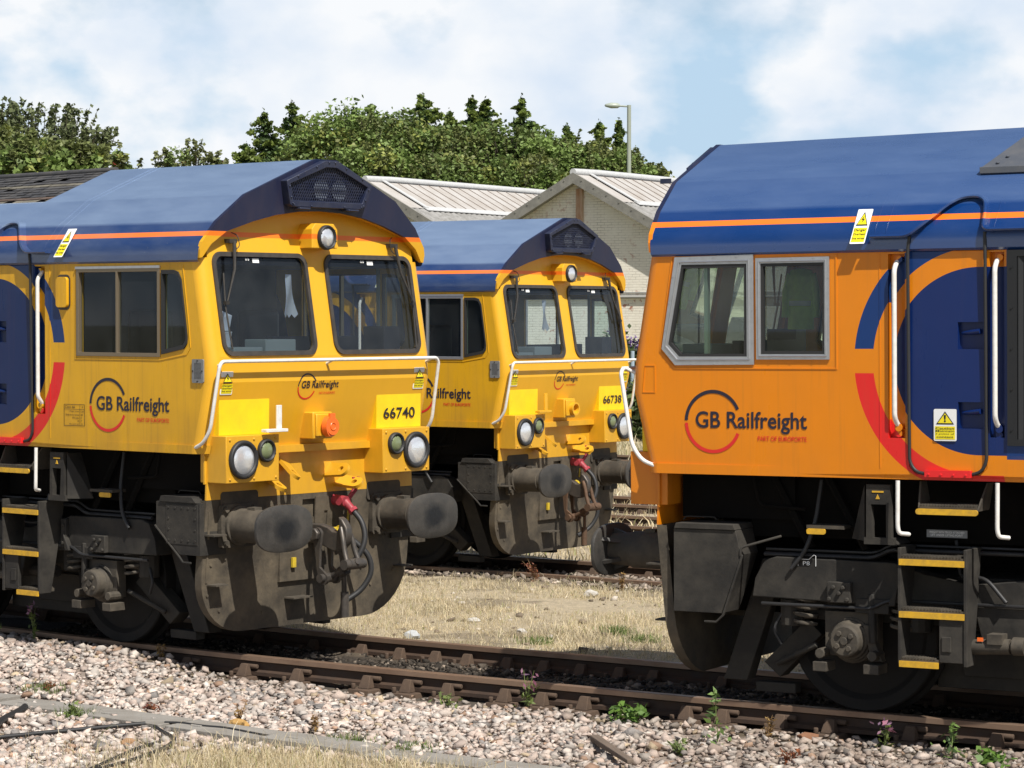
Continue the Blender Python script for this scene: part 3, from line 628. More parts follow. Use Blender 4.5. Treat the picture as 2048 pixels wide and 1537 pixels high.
    for s in (1, -1):
        m.slab(circ(-.17, .925, .055, 10, 0, 180) + [(-.205, .80), (-.20, .66)] + circ(-.24, .575, .055, 10, 160, 380) + [(-.17, .66), (-.155, .80)], lambda a, b, t: (a, s * .07 + t, b), -.013, .013)
        m.tube(bend([(-.395, s * .03, .985), (-.44, s * .055, .90), (-.46, s * .06, .80), (-.505, s * .07, .70)], .06), .021, 10)
        m.cyl((-.505, s * .045, .70), (-.505, s * .115, .70), .042, 14); m.cyl((-.24, s * .05, .575), (-.24, s * .12, .575), .036, 14)
    m.cyl((-.37, .0, .985), (-.42, .0, .985), .03, 8); m.tube([(-.395, -.035, .985), (-.395, .035, .985)], .022, 8)
    m.cyl((-.20, 0, .555), (-.55, 0, .725), .025, 12); m.cyl((-.24, -.06, .575), (-.24, .06, .575), .04, 14); m.cyl((-.505, -.06, .70), (-.505, .06, .70), .045, 14)
    m.cyl((-.34, -.03, .62), (-.40, -.02, .65), .05, 8); m.tube([(-.375, -.03, .62), (-.36, -.05, .46), (-.35, -.06, .44)], .018, 8); m.cyl((-.35, -.06, .46), (-.345, -.065, .26), .034, 12)
    m.build('screw_coupling', M('coupler') if kind != 'C' else M('rusty'), root, smooth=40)
    # brake hoses and cocks
    m = mb(); m.tube(bend([(-.24, -.27, 1.105), (-.33, -.285, 1.02), (-.38, -.28, .88), (-.36, -.22, .74), (-.28, -.14, .62), (-.16, -.06, .56)], .09), .024, 12)
    m.tube(bend([(-.03, -.26, .93), (-.15, -.36, .86), (-.25, -.46, .72), (-.27, -.47, .58), (-.22, -.40, .44), (-.16, -.29, .365)], .12), .023, 12); m.cyl((-.16, -.29, .365), (-.13, -.26, .345), .03, 10)
    m.build('brake_hose', M('rubber'), root, smooth=60)
    m = mb(); m.cyl((-.05, -.24, 1.185), (-.19, -.245, 1.175), .045, 10); m.cyl((-.15, -.20, 1.18), (-.15, -.30, 1.17), .038, 10); m.cyl((-.17, -.255, 1.17), (-.25, -.272, 1.095), .036, 10, .03); m.cyl((-.235, -.269, 1.11), (-.255, -.273, 1.09), .043, 8)
    m.tube([(-.17, -.28, 1.19), (-.19, -.33, 1.26), (-.19, -.335, 1.37)], .013, 6); m.tube([(-.17, -.30, 1.19), (-.19, -.36, 1.26), (-.19, -.39, 1.37)], .013, 6)
    m.build('red_air_cock', M('redcock'), root, smooth=40)
    m = mb(); m.cyl((-.03, -.20, .925), (-.12, -.22, .93), .035, 10); m.cyl((-.10, -.17, .93), (-.10, -.33, .93), .026, 10); m.cyl((-.10, -.25, .93), (-.10, -.28, .93), .045, 8); m.tube([(-.04, -.42, 1.0), (-.04, -.43, 1.10)], .012, 6); m.box(-.05, -.03, .19, .23, .66, .74)
    m.build('yellow_air_cock', M('yelcock'), root, smooth=40)
    # sand box beside the plough
    if fresh: sb = [(.094, 1.235), (.563, 1.235), (.602, 1.07), (.456, .664), (.091, .664)]; lid = [(.10, 1.237), (.565, 1.237), (.55, 1.275), (.115, 1.275)]; pts = []
    else: sb = [(-.035, 1.228), (.466, 1.228), (.467, 1.038), (.198, .82), (-.035, .82)]; lid = [(.0, 1.230), (.42, 1.230), (.40, 1.275), (.05, 1.275)]; pts = [(.02 + .075 * i, z) for i in range(5) for z in (1.185, .93)] + [(x, 1.185 - .085 * j) for j in range(1, 3) for x in (.02, .32)]
    ov = 1.235
    for s in (1, -1):
        m = mb(); m.slab(sb, lambda a, b, t: (a, s * (ov + t), b), -.28, 0); m.slab(lid, lambda a, b, t: (a, s * (ov + t), b), -.30, .012)
        for p in pts: m.bolt((p[0], s * ov, p[1]), (0, s, 0), .011, .008)
        if not fresh: m.slab([(.35, .90), (-.01, .90), (-.01, 1.215), (.35, 1.215)], lambda a, b, t: (a, s * (ov + t), b), 0, .004)
        m.tube([(sb[2][0] + .012, s * ov, sb[2][1]), (sb[3][0] + .012, s * ov, sb[3][1] - .01), (sb[3][0] - .04, s * ov, sb[3][1] - .06), (sb[3][0] - .13, s * ov, sb[3][1] - .06)], .010, 6)
        m.tube(bend([(.36, s * (ov - .14), 1.29), (.34, s * (ov - .14), 1.31), (.12, s * (ov - .14), 1.31), (.10, s * (ov - .14), 1.285)], .03), .006, 5)
        if fresh: m.tube(bend([(.60, s * ov, 1.06), (.60, s * ov, 1.12), (.86, s * (ov - .1), 1.20)], .04), .010, 6)
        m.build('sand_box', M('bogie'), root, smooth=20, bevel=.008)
    # ---- underframe
    m = mb(); m.box(.55, 9, -.95, .95, 1.18, 1.60); m.box(.05, .9, -1.0, 1.0, 1.30, 1.60); m.box(.10, 9, -.45, .45, .60, 1.3); m.box(2.6, 9, -1.15, 1.15, 1.10, 1.6)
    for u in (.75, 1.15): m.tube([(u, 1.0, 1.6), (u + .28, 1.02, 1.12)], .03, 6)
    m.tube(bend([(.62, 1.05, 1.58), (.66, 1.05, 1.40), (1.0, 1.05, 1.38)], .05), .012, 6)
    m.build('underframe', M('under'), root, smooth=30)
    # ---- bogie
    bo = None
    m = mb()
    for s in (1, -1):
        m.slab([(.62, .775), (.64, .90), (.715, 1.03), (.80, 1.055), (1.66, 1.045), (1.86, .98), (2.20, .92), (2.85, 1.0), (3.0, 1.05), (5.6, 1.05), (5.75, .78), (3.9, .77), (3.8, .60), (3.0, .60), (2.9, .74), (2.55, .52), (2.28, .50), (2.22, .74), (1.70, .755)], lambda a, b, t: (a, s * (1.09 + t), b), -.16, 0)
        m.box(1.19, 1.36, s * 1.09, s * 1.135, .765, .905); m.box(1.38, 1.62, s * 1.02, s * 1.10, .70, .80)
        for a, b in ((1.21, .79), (1.24, .87), (1.31, .87), (1.34, .79), (1.28, .83)): m.cyl((a, s * 1.135, b), (a, s * 1.155, b), .016, 8)
        m.slab([(1.63, .76), (1.68, .76), (1.70, .90), (1.64, .80)], lambda a, b, t: (a, s * (1.09 + t), b), 0, .05)
        m.tube([(1.95, s * .98, .56), (2.9, s * .98, .56)], .05, 8); m.slab([(1.68, 1.02), (1.74, 1.02), (1.74, .78), (1.68, .78)], lambda a, b, t: (a, s * (1.09 + t), b), 0, .035)
        for b in (.82, .97): m.bolt((1.71, s * 1.125, b), (0, s, 0), .018, .014)
        m.cyl((.86, s * .95, .76), (.86, s * .95, .58), .085, 12); m.cyl((1.78, s * .95, .76), (1.78, s * .95, .58), .085, 12)
        # guard iron and brake rigging ahead of the wheel
        m.hexa([(.28, s * .70, .16), (.46, s * .70, .16), (.46, s * .84, .16), (.28, s * .84, .16), (.60, s * .80, 1.02), (.78, s * .80, 1.02), (.78, s * .88, 1.02), (.60, s * .88, 1.02)])
        m.hexa([(.60, s * .72, .30), (.72, s * .72, .20), (.72, s * .86, .20), (.60, s * .86, .30), (.95, s * .80, .62), (1.06, s * .80, .52), (1.06, s * .92, .52), (.95, s * .92, .62)])
        m.box(.50, .80, s * .68, s * .78, .08, .15); m.tube([(.72, s * .9, .30), (1.06, s * 1.0, .46)], .022, 6)
        m.tube([(1.49, s * 1.08, .83), (1.50, s * 1.08, .50)], .03, 6)
    m.box(.9, 5.5, -.9, .9, .62, .95)
    for u in (1.78, 3.86): m.box(u, u + 1.2, -.62, .62, .17, .62); m.box(u + .2, u + .9, -.66, .66, .26, .50)
    m.box(.72, 1.0, -.62, .62, .30, .62)
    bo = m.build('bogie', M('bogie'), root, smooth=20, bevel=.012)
    for s in (1, -1):
        for u in (.98, 1.68, 3.05, 3.75):
            m = mb(); m.tube([(u + .075 * math.cos(k * .5), s * 1.0 + .075 * math.sin(k * .5), .60 + .0042 * k) for k in range(52)], .014, 6); m.build('coil_spring', M('grime'), bo, smooth=60)
        m = mb()
        for z, v, r_ in ((.735, 1.11, .012), (1.07, 1.06, .016), (1.10, 1.03, .011)): m.tube(bend([(.70, s * v, z), (1.5, s * v, z), (1.62, s * v, z + .06), (2.6, s * v, z + .06), (5.4, s * v, z + .06)], .05), r_, 6)
        m.tube(bend([(1.10, s * 1.0, 1.58), (1.08, s * 1.06, 1.30), (1.02, s * 1.10, 1.10), (.92, s * 1.11, .98)], .08), .016, 8); m.tube(bend([(2.05, s * .98, 1.2), (2.1, s * 1.04, .95), (2.3, s * 1.12, .98), (2.45, s * 1.14, .82)], .08), .014, 8)
        m.tube(bend([(.80, s * 1.0, .66), (.74, s * 1.02, .55), (.80, s * 1.0, .45)], .05), .012, 6); m.build('brake_pipe', M('rubber'), bo, smooth=60)
    for u in (1.33, 3.40, 5.47):
        for s in (1, -1):
            m = mb(); C = lambda r, v, n=48: [(u + r * math.cos(2 * math.pi * k / n), s * v, .535 + r * math.sin(2 * math.pi * k / n)) for k in range(n)]
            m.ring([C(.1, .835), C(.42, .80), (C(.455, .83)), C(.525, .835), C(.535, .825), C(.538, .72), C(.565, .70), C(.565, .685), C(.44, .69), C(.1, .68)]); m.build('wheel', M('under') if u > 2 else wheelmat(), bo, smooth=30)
            m = mb(); K = lambda r, v, n=20: [(u + r * math.cos(2 * math.pi * k / n), s * v, .515 + r * math.sin(2 * math.pi * k / n)) for k in range(n)]
            m.ring([K(.165, .93), K(.165, 1.03), K(.15, 1.04), K(.148, 1.06), K(.135, 1.065), K(.132, 1.09), K(.118, 1.10), K(.108, 1.165), K(.095, 1.175)])
            for t in (35, 125, 215, 305): m.cyl((u + .06 * math.cos(R(t)), s * 1.172, .515 + .06 * math.sin(R(t))), (u + .06 * math.cos(R(t)), s * 1.19, .515 + .06 * math.sin(R(t))), .021, 6)
            m.cyl((u, s * 1.172, .515), (u, s * 1.185, .515), .028, 12)
            m.box(u - .19, u + .19, s * .95, s * 1.05, .40, .70)
            for q, w in ((-.185, .05), (.185, .055)):
                m.box(u + q - w, u + q + w, s * 1.0, s * 1.16, .30, .365); m.cyl((u + q * 1.02, s * 1.0, .42), (u + q * 1.02, s * 1.15, .42), .035, 10)
            m.hexa([(u + .16, s * 1.02, .38), (u + .24, s * 1.02, .38), (u + .24, s * 1.09, .38), (u + .16, s * 1.09, .38), (u + .10, s * 1.02, .62), (u + .14, s * 1.02, .62), (u + .14, s * 1.09, .62), (u + .10, s * 1.09, .62)])
            m.build('axle_box', M('grime'), bo, smooth=30, bevel=.004)
    if True:
        m = mb(); m.cyl((2.23, 1.20, .53), (2.50, 1.20, .545), .05, 14); m.cyl((2.50, 1.20, .545), (2.9, 1.20, .55), .036, 12); m.box(2.36, 2.46, 1.15, 1.26, .56, .625); m.cyl((2.52, 1.20, .55), (2.60, 1.20, .55), .06, 12)
        m.build('damper', M('grime'), bo, smooth=40)
        if fresh: m = mb(); m.slab([(2.29, .575), (2.33, .575), (2.33, .60), (2.29, .60)], lambda a, b, t: (a, 1.243 + t, b), 0, .004); m.build('orange_mark', M('cap'), bo, smooth=0)
    # ---- steps, ladder, jacking point on the near side
    for s in (1, -1):
        m = mb(); m.mat(0)
        for u in (1.785, 2.238): m.hexa([(u - .012, s * 1.20, .41), (u + .012, s * 1.20, .41), (u + .012, s * 1.325, .41), (u - .012, s * 1.325, .41), (u - .012, s * 1.05, 1.17), (u + .012, s * 1.05, 1.17), (u + .012, s * 1.325, 1.17), (u - .012, s * 1.325, 1.17)])
        m.box(2.055, 2.225, s * 1.28, s * 1.315, .43, .725); m.box(2.075, 2.14, s * 1.315, s * 1.325, .50, .60)
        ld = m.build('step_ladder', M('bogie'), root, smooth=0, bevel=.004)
        for z, u1 in ((1.085, 2.228), (.742, 2.228), (.418, 2.05)):
            m = mb(); m.mat(0).box(1.795, u1, s * 1.15, s * 1.322, z, z + .028)
            for k in range(int((u1 - 1.80) / .022)): m.box(1.80 + .022 * k, 1.811 + .022 * k, s * 1.16, s * 1.325, z + .028, z + .038)
            m.mat(1).box(1.785, u1 + .005, s * 1.322, s * 1.334, z - .028, z + .012); m.build('tread', [M('grime'), M('yellow')], ld, smooth=0)
        m = mb(); m.mat(0).box(1.92, 2.31, s * 1.10, s * 1.315, 1.425, 1.45); m.mat(1).slab(rrect(1.90, 2.325, 1.392, 1.43, .017, 3), lambda a, b, t: (a, s * (1.316 + t), b), 0, .012)
        m.mat(0)
        for u, e in ((1.91, -.03), (2.31, .03)): m.hexa([(u, s * 1.10, 1.42), (u + .012, s * 1.10, 1.42), (u + .012, s * 1.31, 1.42), (u, s * 1.31, 1.42), (u + e, s * 1.10, 1.60), (u + e + .012, s * 1.10, 1.60), (u + e + .012, s * 1.2, 1.60), (u + e, s * 1.2, 1.60)])
        for k in range(19): m.box(1.93 + .02 * k, 1.94 + .02 * k, s * 1.11, s * 1.317, 1.45, 1.46)
        m.build('door_step', [M('grime'), M('yellow')], root, smooth=0)
        m = mb(); m.mat(0).box(1.06, 1.33, s * 1.02, s * 1.17, 1.262, 1.285); m.mat(1).slab(rrect(1.065, 1.20, 1.225, 1.262, .012, 3), lambda a, b, t: (a, s * (1.171 + t), b), 0, .012); m.build('side_step', [M('grime'), M('yellow')], root, smooth=0)
        m = mb(); m.mat(0).slab([(1.533, 1.575), (1.70, 1.575), (1.706, 1.225), (1.725, 1.225), (1.725, 1.18), (1.515, 1.18), (1.515, 1.225), (1.53, 1.225)], lambda a, b, t: (a, s * (1.27 + t), b), -.045, 0, [[(1.565, 1.445), (1.672, 1.445), (1.672, 1.225), (1.578, 1.225)]])
        m.hexa([(1.50, s * 1.0, 1.18), (1.74, s * 1.0, 1.18), (1.735, s * 1.225, 1.18), (1.51, s * 1.225, 1.18), (1.53, s * 1.0, 1.21), (1.70, s * 1.0, 1.21), (1.70, s * 1.225, 1.21), (1.53, s * 1.225, 1.21)])
        m.add([(1.51, s * 1.10, 1.57), (1.512, s * 1.25, 1.57), (1.45, s * 1.20, 1.20), (1.36, s * 1.10, 1.20), (1.512, s * 1.25, 1.20)], [(0, 1, 4, 2, 3)])
        m.mat(1).slab([(1.575, 1.523), (1.655, 1.523), (1.655, 1.534), (1.575, 1.534)], lambda a, b, t: (a, s * (1.27 + t), b), 0, .004); m.slab([(1.60, 1.480), (1.628, 1.480), (1.614, 1.512)], lambda a, b, t: (a, s * (1.27 + t), b), 0, .004)
        m.build('jacking_point', [M('bogie'), M('yellow')], root, smooth=0)
        for u in (1.785, 2.465):
            m = mb(); m.tube(bend([(u, s * 1.345, 1.61), (u, s * 1.35, 1.31), (u + .008, s * 1.345, 1.265), (u + .05, s * 1.27, 1.255)], .035), .0145, 10); m.build('step_handrail', M('white'), root, smooth=60)
        # door with rail recesses
        SS = SV if s > 0 else SF
        m = mb(); pk = [[(2.19, 2.467), (2.362, 2.467), (2.362, 2.642), (2.19, 2.642)], [(2.19, 1.954), (2.362, 1.954), (2.362, 2.126), (2.19, 2.126)]]
        m.slab([(1.856, 1.70), (1.902, 1.656), (2.338, 1.656), (2.384, 1.70), (2.384, 3.10), (1.856, 3.10)], SS, -.045, -.003, pk)
        for q in pk: m.slab([(q[0][0] - .01, q[0][1] - .01), (q[1][0] + .01, q[1][1] - .01), (q[2][0] + .01, q[2][1] + .01), (q[3][0] - .01, q[3][1] + .01)], SS, -.09, -.046)
        dr = m.build('cab_door', P_side, root, smooth=0)
        m = mb()
        for q in pk: zc = q[2][1] - .065; m.tube([SS(2.21, zc - .006, -.04), SS(2.29, zc, -.015), SS(2.345, zc + .006, .0)], [.012, .016, .018], 8)
        m.build('door_handle', P_side, dr, smooth=50)
        m = mb(); z_ = lambda u, z: (u, s * (vs(u) + (.004 if z < 3.12 else dv(z) + .004)), z)
        m.tube(bend([z_(1.87, 3.20), z_(1.857, 3.12), z_(1.857, 1.735), z_(1.895, 1.672), z_(1.97, 1.655), z_(2.27, 1.655), z_(2.35, 1.675), z_(2.386, 1.745), z_(2.386, 3.12), z_(2.382, 3.22)], .05), .0115, 8); m.build('door_seal', M('rubber'), dr, smooth=60)
        m = mb(); m.slab([(1.969, 1.638), (2.288, 1.638), (2.288, 1.684), (1.969, 1.684)], SS, .0, .035)
        for k in range(4): m.bolt(SS(2.0 + .085 * k, 1.655, .035), (0, s, 0), .009, .006)
        m.build('kick_plate', M('kick') if False else mat('kick_red', RED, .4), dr, smooth=0, bevel=.003)
        for u in (1.763, 2.452):
            m = mb(); m.mat(0).tube(bend([(u + .03, s * (vs(u) - .045), 3.06), (u, s * (vs(u) - .02), 3.04), (u, s * (vs(u) + .03), 2.99), (u, s * (vs(u) + .03), 2.03), (u, s * (vs(u) - .0), 1.99), (u + .012, s * (vs(u) - .04), 1.95)], .04), .0165, 10)
            m.mat(1).cyl((u + .014, s * (vs(u) - .06), 1.955), (u + .014, s * (vs(u) - .005), 1.955), .026, 10); m.cyl((u + .012, s * (vs(u) - .06), 1.915), (u + .012, s * (vs(u) - .015), 1.915), .024, 10)
            m.cyl((u + .02, s * (vs(u) - .06), 3.055), (u + .02, s * (vs(u) - .01), 3.055), .022, 10)
            m.build('door_handrail', [M('white'), P_side], root, smooth=60)
        # air intake behind the door
        m = mb(); m.slab([(2.53, 1.85), (4.4, 1.85), (4.4, 3.10), (2.53, 3.10)], SS, .0, .02, [[(2.595, 1.89), (4.36, 1.89), (4.36, 3.06), (2.595, 3.06)]])
        for k in range(30): m.hexa([SS(2.60 + .06 * k, 1.89, .017), SS(2.606 + .06 * k, 1.89, .017), SS(2.632 + .06 * k, 1.89, .004), SS(2.626 + .06 * k, 1.89, .004), SS(2.60 + .06 * k, 3.06, .017), SS(2.606 + .06 * k, 3.06, .017), SS(2.632 + .06 * k, 3.06, .004), SS(2.626 + .06 * k, 3.06, .004)])
        for k in range(5): m.bolt(SS(2.56, 1.95 + .26 * k, .02), (0, s, 0), .007, .006)
        m.slab([(2.55, 1.87), (4.38, 1.87), (4.38, 3.08), (2.55, 3.08)], SS, .001, .003)
        m.build('air_intake', M('grille'), root, smooth=0)
    # ---- lettering and signs on the side in view
    f = side_fn(.9583 if not fresh else .4237, 1.977)
    logo(root, f, .216, -.132, .70, -.079, .070, .337, .698, -.127, -.094)
    f = front_fn(.222, 2.123)
    logo(root, f, .105, -.064, .362, -.032, .044, .15, .335, -.066, -.048)
    for v0 in (1.176, -1.048): sign(root, 'warning_sign', front_fn(v0, 2.075), .128, .18, ('Danger', 'Overhead', 'live wires'))
    k0 = 1.512 if not fresh else 1.468
    rf = lambda a, b, t: X(k0 + sgn * a, vs(1.5) + .075 - .163 * b / .235 + t, 3.16 + b)
    sign(root, 'warning_sign', rf, .105, .232, ('Danger', 'Overhead', 'live wires'))
    if fresh:
        sign(root, 'caution_sign', side_fn(2.026, 1.873), .156, .207, ('Caution', 'Maintain', '3 points of', 'contact'), True)
        m = MB(); g2 = lambda a, b, t: X(1.912 + a, 1.155 + t, 1.232 + b); m.mat(0).slab([(0, 0), (.28, 0), (.28, .05), (0, .05)], g2, 0, .004); m.mat(1); add_text(m, 'WEIGHT WITH TRUCK ATTACHED', g2, .02, .26, .028, .042, .006); add_text(m, 'LIFT UNDER LIFTING POINT', g2, .03, .25, .009, .023, .006)
        m.build('lifting_label', [M('vent'), M('sign')], root, smooth=0)
        m = MB(); g3 = lambda a, b, t: X(.963 + a, 1.092 + t, b); add_text(m, 'P8', g3, .036, .086, 1.005, 1.032, .002)
        for p, q in (((0, 1.00), (0, 1.045)), ((0, 1.045), (.08, 1.045)), ((.08, 1.045), (.118, 1.078)), ((.118, 1.078), (.13, 1.07)), ((.13, 1.07), (.13, 1.0))): m.cyl(g3(*p, .001), g3(*q, .001), .0022, 4)
        m.build('bogie_marking', M('sign'), root, smooth=0)
        m = mb(); m.slab([(2.20, .875), (2.40, 1.055), (3.6, 1.08), (3.6, .80), (2.28, .80)], lambda a, b, t: (a, b, 0), 0, 0) if False else None
        m.hexa([(2.20, .90, 3.62), (4.2, .90, 3.62), (4.2, .30, 3.955), (2.42, .30, 3.955), (2.20, .90, 3.66), (4.2, .90, 3.66), (4.2, .28, 4.0), (2.44, .28, 4.0)]); m.box(2.20, 4.2, .86, .935, 3.615, 3.66)
        for p in ((2.30, .86, 3.685), (2.34, .78, 3.73), (2.42, .62, 3.82), (2.46, .52, 3.875)): m.bolt(p, (0, .45, .9), .014, .010)
        m.build('roof_fan_cover', M('fanplate'), root, smooth=0, bevel=.004)
        m = mb(); m.slab([(ub(3.65) - .02, 3.63), (ub(3.65) - .10, 3.63), (ub(3.65) - .10, 3.665), (ub(3.65) - .02, 3.665)], lambda a, b, t: (a, t, b), .85, .865); m.build('lamp_bracket', M('navy'), root)
    else:
        m = mb(); m.slab(rrect(1.412, 1.545, 2.755, 3.0, .03), SV, .004, .03); mr = m.build('mirror_cover', P_side, root, bevel=.01)
        m = mb(); m.slab(rrect(1.40, 1.558, 2.735, 3.02, .045), SV, .0, .0035, [rrect(1.412, 1.545, 2.755, 3.0, .03)]); m.build('mirror_seal', M('seal'), mr, smooth=0)
        m = mb(); m.mat(0).slab(rrect(-.128, -.006, 2.168, 2.352, .012), SV, .0, .014); m.mat(1)
        for i in range(9):
            for j in range(13): m.slab([(-.105 + .0085 * i, 2.20 + .0098 * j), (-.100 + .0085 * i, 2.20 + .0098 * j), (-.100 + .0085 * i, 2.205 + .0098 * j), (-.105 + .0085 * i, 2.205 + .0098 * j)], SV, .0142, .0148)
        for a, b in ((-.118, 2.26), (-.016, 2.26), (-.067, 2.34), (-.067, 2.18)): m.bolt(SV(a, b, .014), (0, 1, 0), .006, .005)
        m.build('speaker_vent', [M('vent'), M('ink')], root, smooth=0)
        m = MB(); f = side_fn(1.479, 1.798); w, h = .246, .175; t = .003
        for a0, a1, b0, b1 in ((0, w, 0, .004), (0, w, h - .004, h), (0, .004, 0, h), (w - .004, w, 0, h), (0, w, h - .042, h - .039), (w - .058, w - .055, 0, h)): m.sheet([(a0, b0), (a1, b0), (a1, b1), (a0, b1)], f, t)
        add_text(m, 'Class 66', f, .012, .13, h - .032, h - .012, t); add_text(m, 'A', f, w - .035, w - .02, h - .032, h - .012, t)
        for i, (l_, r_) in enumerate((('Weight tonnes', '129'), ('Brake force tonnes', '68'), ('ETH index', '0'), ('RA', '7'), ('Max speed mph', '75'))):
            b = h - .062 - i * .0255; k = .0088 * len(l_); add_text(m, l_, f, w - .066 - k, w - .066, b - .004, b + .011, t); add_text(m, r_, f, w - .045, w - .045 + .011 * len(r_), b - .004, b + .011, t)
        m.build('data_panel', M('ink'), root, smooth=0)
    return root
def circ3(c, r, n=14): return [(c[0], c[1] + r * math.cos(2 * math.pi * k / n), c[2] + r * math.sin(2 * math.pi * k / n)) for k in range(n + 1)]
def bufmat():
    if 'bufhead' in MATS: return MATS['bufhead']
    m = mat('bufhead', (.022, .022, .022), .42, .1, dirt=((.095, .086, .074), .75, 4), bump=.2, bscale=50); nt, N, L, P = nodes(m); b = NB(nt); (x, y, z), vec = b.xyz()
    dy = b.m('SUBTRACT', b.m('ABSOLUTE', y), .864); dz = b.m('SUBTRACT', z, 1.035); r = b.m('ADD', b.m('SQRT', b.m('ADD', b.m('MULTIPLY', b.m('MULTIPLY', dy, dy), .55), b.m('MULTIPLY', dz, dz))), b.m('MULTIPLY', b.m('SUBTRACT', b.noise(vec, 9, 5), .5), .10))
    src = P.inputs['Base Color'].links[0].from_socket; L.new(b.mix(b.m('SUBTRACT', 1, b.rng(r, .055, .12)), src, (.010, .011, .013)), P.inputs['Base Color']); return m
def wheelmat(): return mat('wheel_dark', (.008, .0078, .0075), .6, 0, dirt=((.022, .020, .018), .6, 6), spec=.25)
PA, PC = .17134, .08664
locA = locomotive('A', '66740', (-12.157, .1995, 0), -PA, -1, 'diesel locomotive numbered 66740 in yellow and blue, an orange socket cap on its nose')
locB = locomotive('B', '', (-8.228, 0, 0), math.pi, 1, 'orange and bright blue diesel locomotive seen from the side, its nose pointing left')
locB.rotation_euler.y = .008; locB.location.z = -.010; locB.location.x += .020
locC = locomotive('C', '66738', (-14.52, 8.5646, -.16), -PC, -1, 'diesel locomotive numbered 66738 in yellow and blue, standing behind on the farther track')
# ------------------------------------------------------------------ ground, gravel, grass
def at(px, py, d):
    """world point at optical depth d seen at a place of the photograph (used once to survey the background)"""
    return Vector((0, -17.4711, 2.6967)) + (fw + rt * ((px - 1024) / 5268.4) - up * ((py - 768.5) / 5268.4)) * d
_T = np.array([(-60, 8.475), (-40, 5.016), (-20, 1.556), (-15, .69), (-13.5, .43), (-12.16, .235), (-10.2, .10), (-8.16, -.03), (-6.9, -.075), (-5, -.09), (0, -.09), (30, -.09)])
def _smooth(x):
    w = np.linspace(-.8, .8, 9); return np.mean([np.interp(np.asarray(x) + k, _T[:, 0], _T[:, 1]) for k in w], axis=0)
YA = _smooth
def line_y(x0, y0, a): return lambda x: y0 - (np.asarray(x) - x0) * math.tan(a)
YC = line_y(-14.52, 8.5646, PC); YD = line_y(-17.3, 15.2, PC); YE = line_y(-18.9, 18.7, PC); YF = line_y(-24.6, 30.2, PC)
def ground_h(x, y):
    ya = YA(x); d = np.abs(y - ya); h = np.full_like(x, -.205)
    h = np.where(d < .66, -.150, h); h = np.where((y > ya + .82), -.165 - np.clip((y - ya - .9) * .012, 0, .05), h); h = np.where(y > YC(x) - .9, -.31, h)
    t = np.clip((-12.1 - x) / 1.6, 0, 1); t = t * t * (3 - 2 * t)
    h = np.where(y < ya - .80, -.185 - np.clip((ya - .9 - y) * .02, 0, .06) + .135 * t * np.clip(1.25 - (ya - .9 - y) / 1.6, 0, 1), h)
    return h
def vnoise(x, y, s, seed=0):
    r = np.random.default_rng(seed); g = r.random((257, 257)); X_ = x * s + 1000.37; Y_ = y * s + 1000.91; i = np.floor(X_).astype(int); j = np.floor(Y_).astype(int); fx = X_ - i; fy = Y_ - j
    fx = fx * fx * (3 - 2 * fx); fy = fy * fy * (3 - 2 * fy); G = lambda a, b: g[a % 257, b % 257]
    return (G(i, j) * (1 - fx) + G(i + 1, j) * fx) * (1 - fy) + (G(i, j + 1) * (1 - fx) + G(i + 1, j + 1) * fx) * fy
def fbm(x, y, s, seed=0): return sum(vnoise(x, y, s * 2 ** k, seed + k) * .5 ** (k + 1) for k in range(4)) / .9375
def mesh_np(name, V, F, mt, cols=None, smooth=False, parent=None):
    """V (n,3); F (m,k) ints; cols per vertex (n,3)"""
    me = bpy.data.meshes.new(name); n, (m, k) = len(V), F.shape
    me.vertices.add(n); me.vertices.foreach_set('co', np.asarray(V, np.float32).ravel()); me.loops.add(m * k); me.loops.foreach_set('vertex_index', F.astype(np.int32).ravel())
    me.polygons.add(m); me.polygons.foreach_set('loop_start', np.arange(0, m * k, k, dtype=np.int32))
    if smooth: me.polygons.foreach_set('use_smooth', np.ones(m, bool))
    if cols is not None:
        a = me.color_attributes.new('Col', 'FLOAT_COLOR', 'POINT'); c = np.ones((n, 4), np.float32); c[:, :3] = cols; a.data.foreach_set('color', c.ravel())
    me.materials.append(mt); me.update(); me.validate(); return link(name, me, parent)
def attr_mat(name, rough=.8, k=1., trans=0, bump=0, bscale=80, spec=.3, fleck=0):
    if name in MATS: return MATS[name]
    m = bpy.data.materials.new(name); nt, N, L, P = nodes(m); b = NB(nt); a = N.new('ShaderNodeAttribute'); a.attribute_name = 'Col'
    tc = N.new('ShaderNodeTexCoord'); n = b.noise(tc.outputs['Object'], 9 if not fleck else fleck, 6, .65); r = b.ramp(n, .25, .75, (.62, .62, .62), (1.25, 1.22, 1.18))
    x = N.new('ShaderNodeMix'); x.data_type = 'RGBA'; x.blend_type = 'MULTIPLY'; x.inputs[0].default_value = 1; L.new(a.outputs[0], x.inputs[6]); L.new(r, x.inputs[7])
    L.new(x.outputs[2], P.inputs['Base Color']); P.inputs['Roughness'].default_value = rough; P.inputs['Specular IOR Level'].default_value = spec
    if bump:
        q = N.new('ShaderNodeBump'); q.inputs['Strength'].default_value = bump; q.inputs['Distance'].default_value = .02; L.new(b.noise(tc.outputs['Object'], bscale, 6, .7), q.inputs['Height']); L.new(q.outputs[0], P.inputs['Normal'])
    if trans:
        t = N.new('ShaderNodeBsdfTranslucent'); L.new(x.outputs[2], t.inputs[0]); mx = N.new('ShaderNodeMixShader'); mx.inputs[0].default_value = trans; L.new(P.outputs[0], mx.inputs[1]); L.new(t.outputs[0], mx.inputs[2]); L.new(mx.outputs[0], N['Material Output'].inputs[0])
    MATS[name] = m; return m
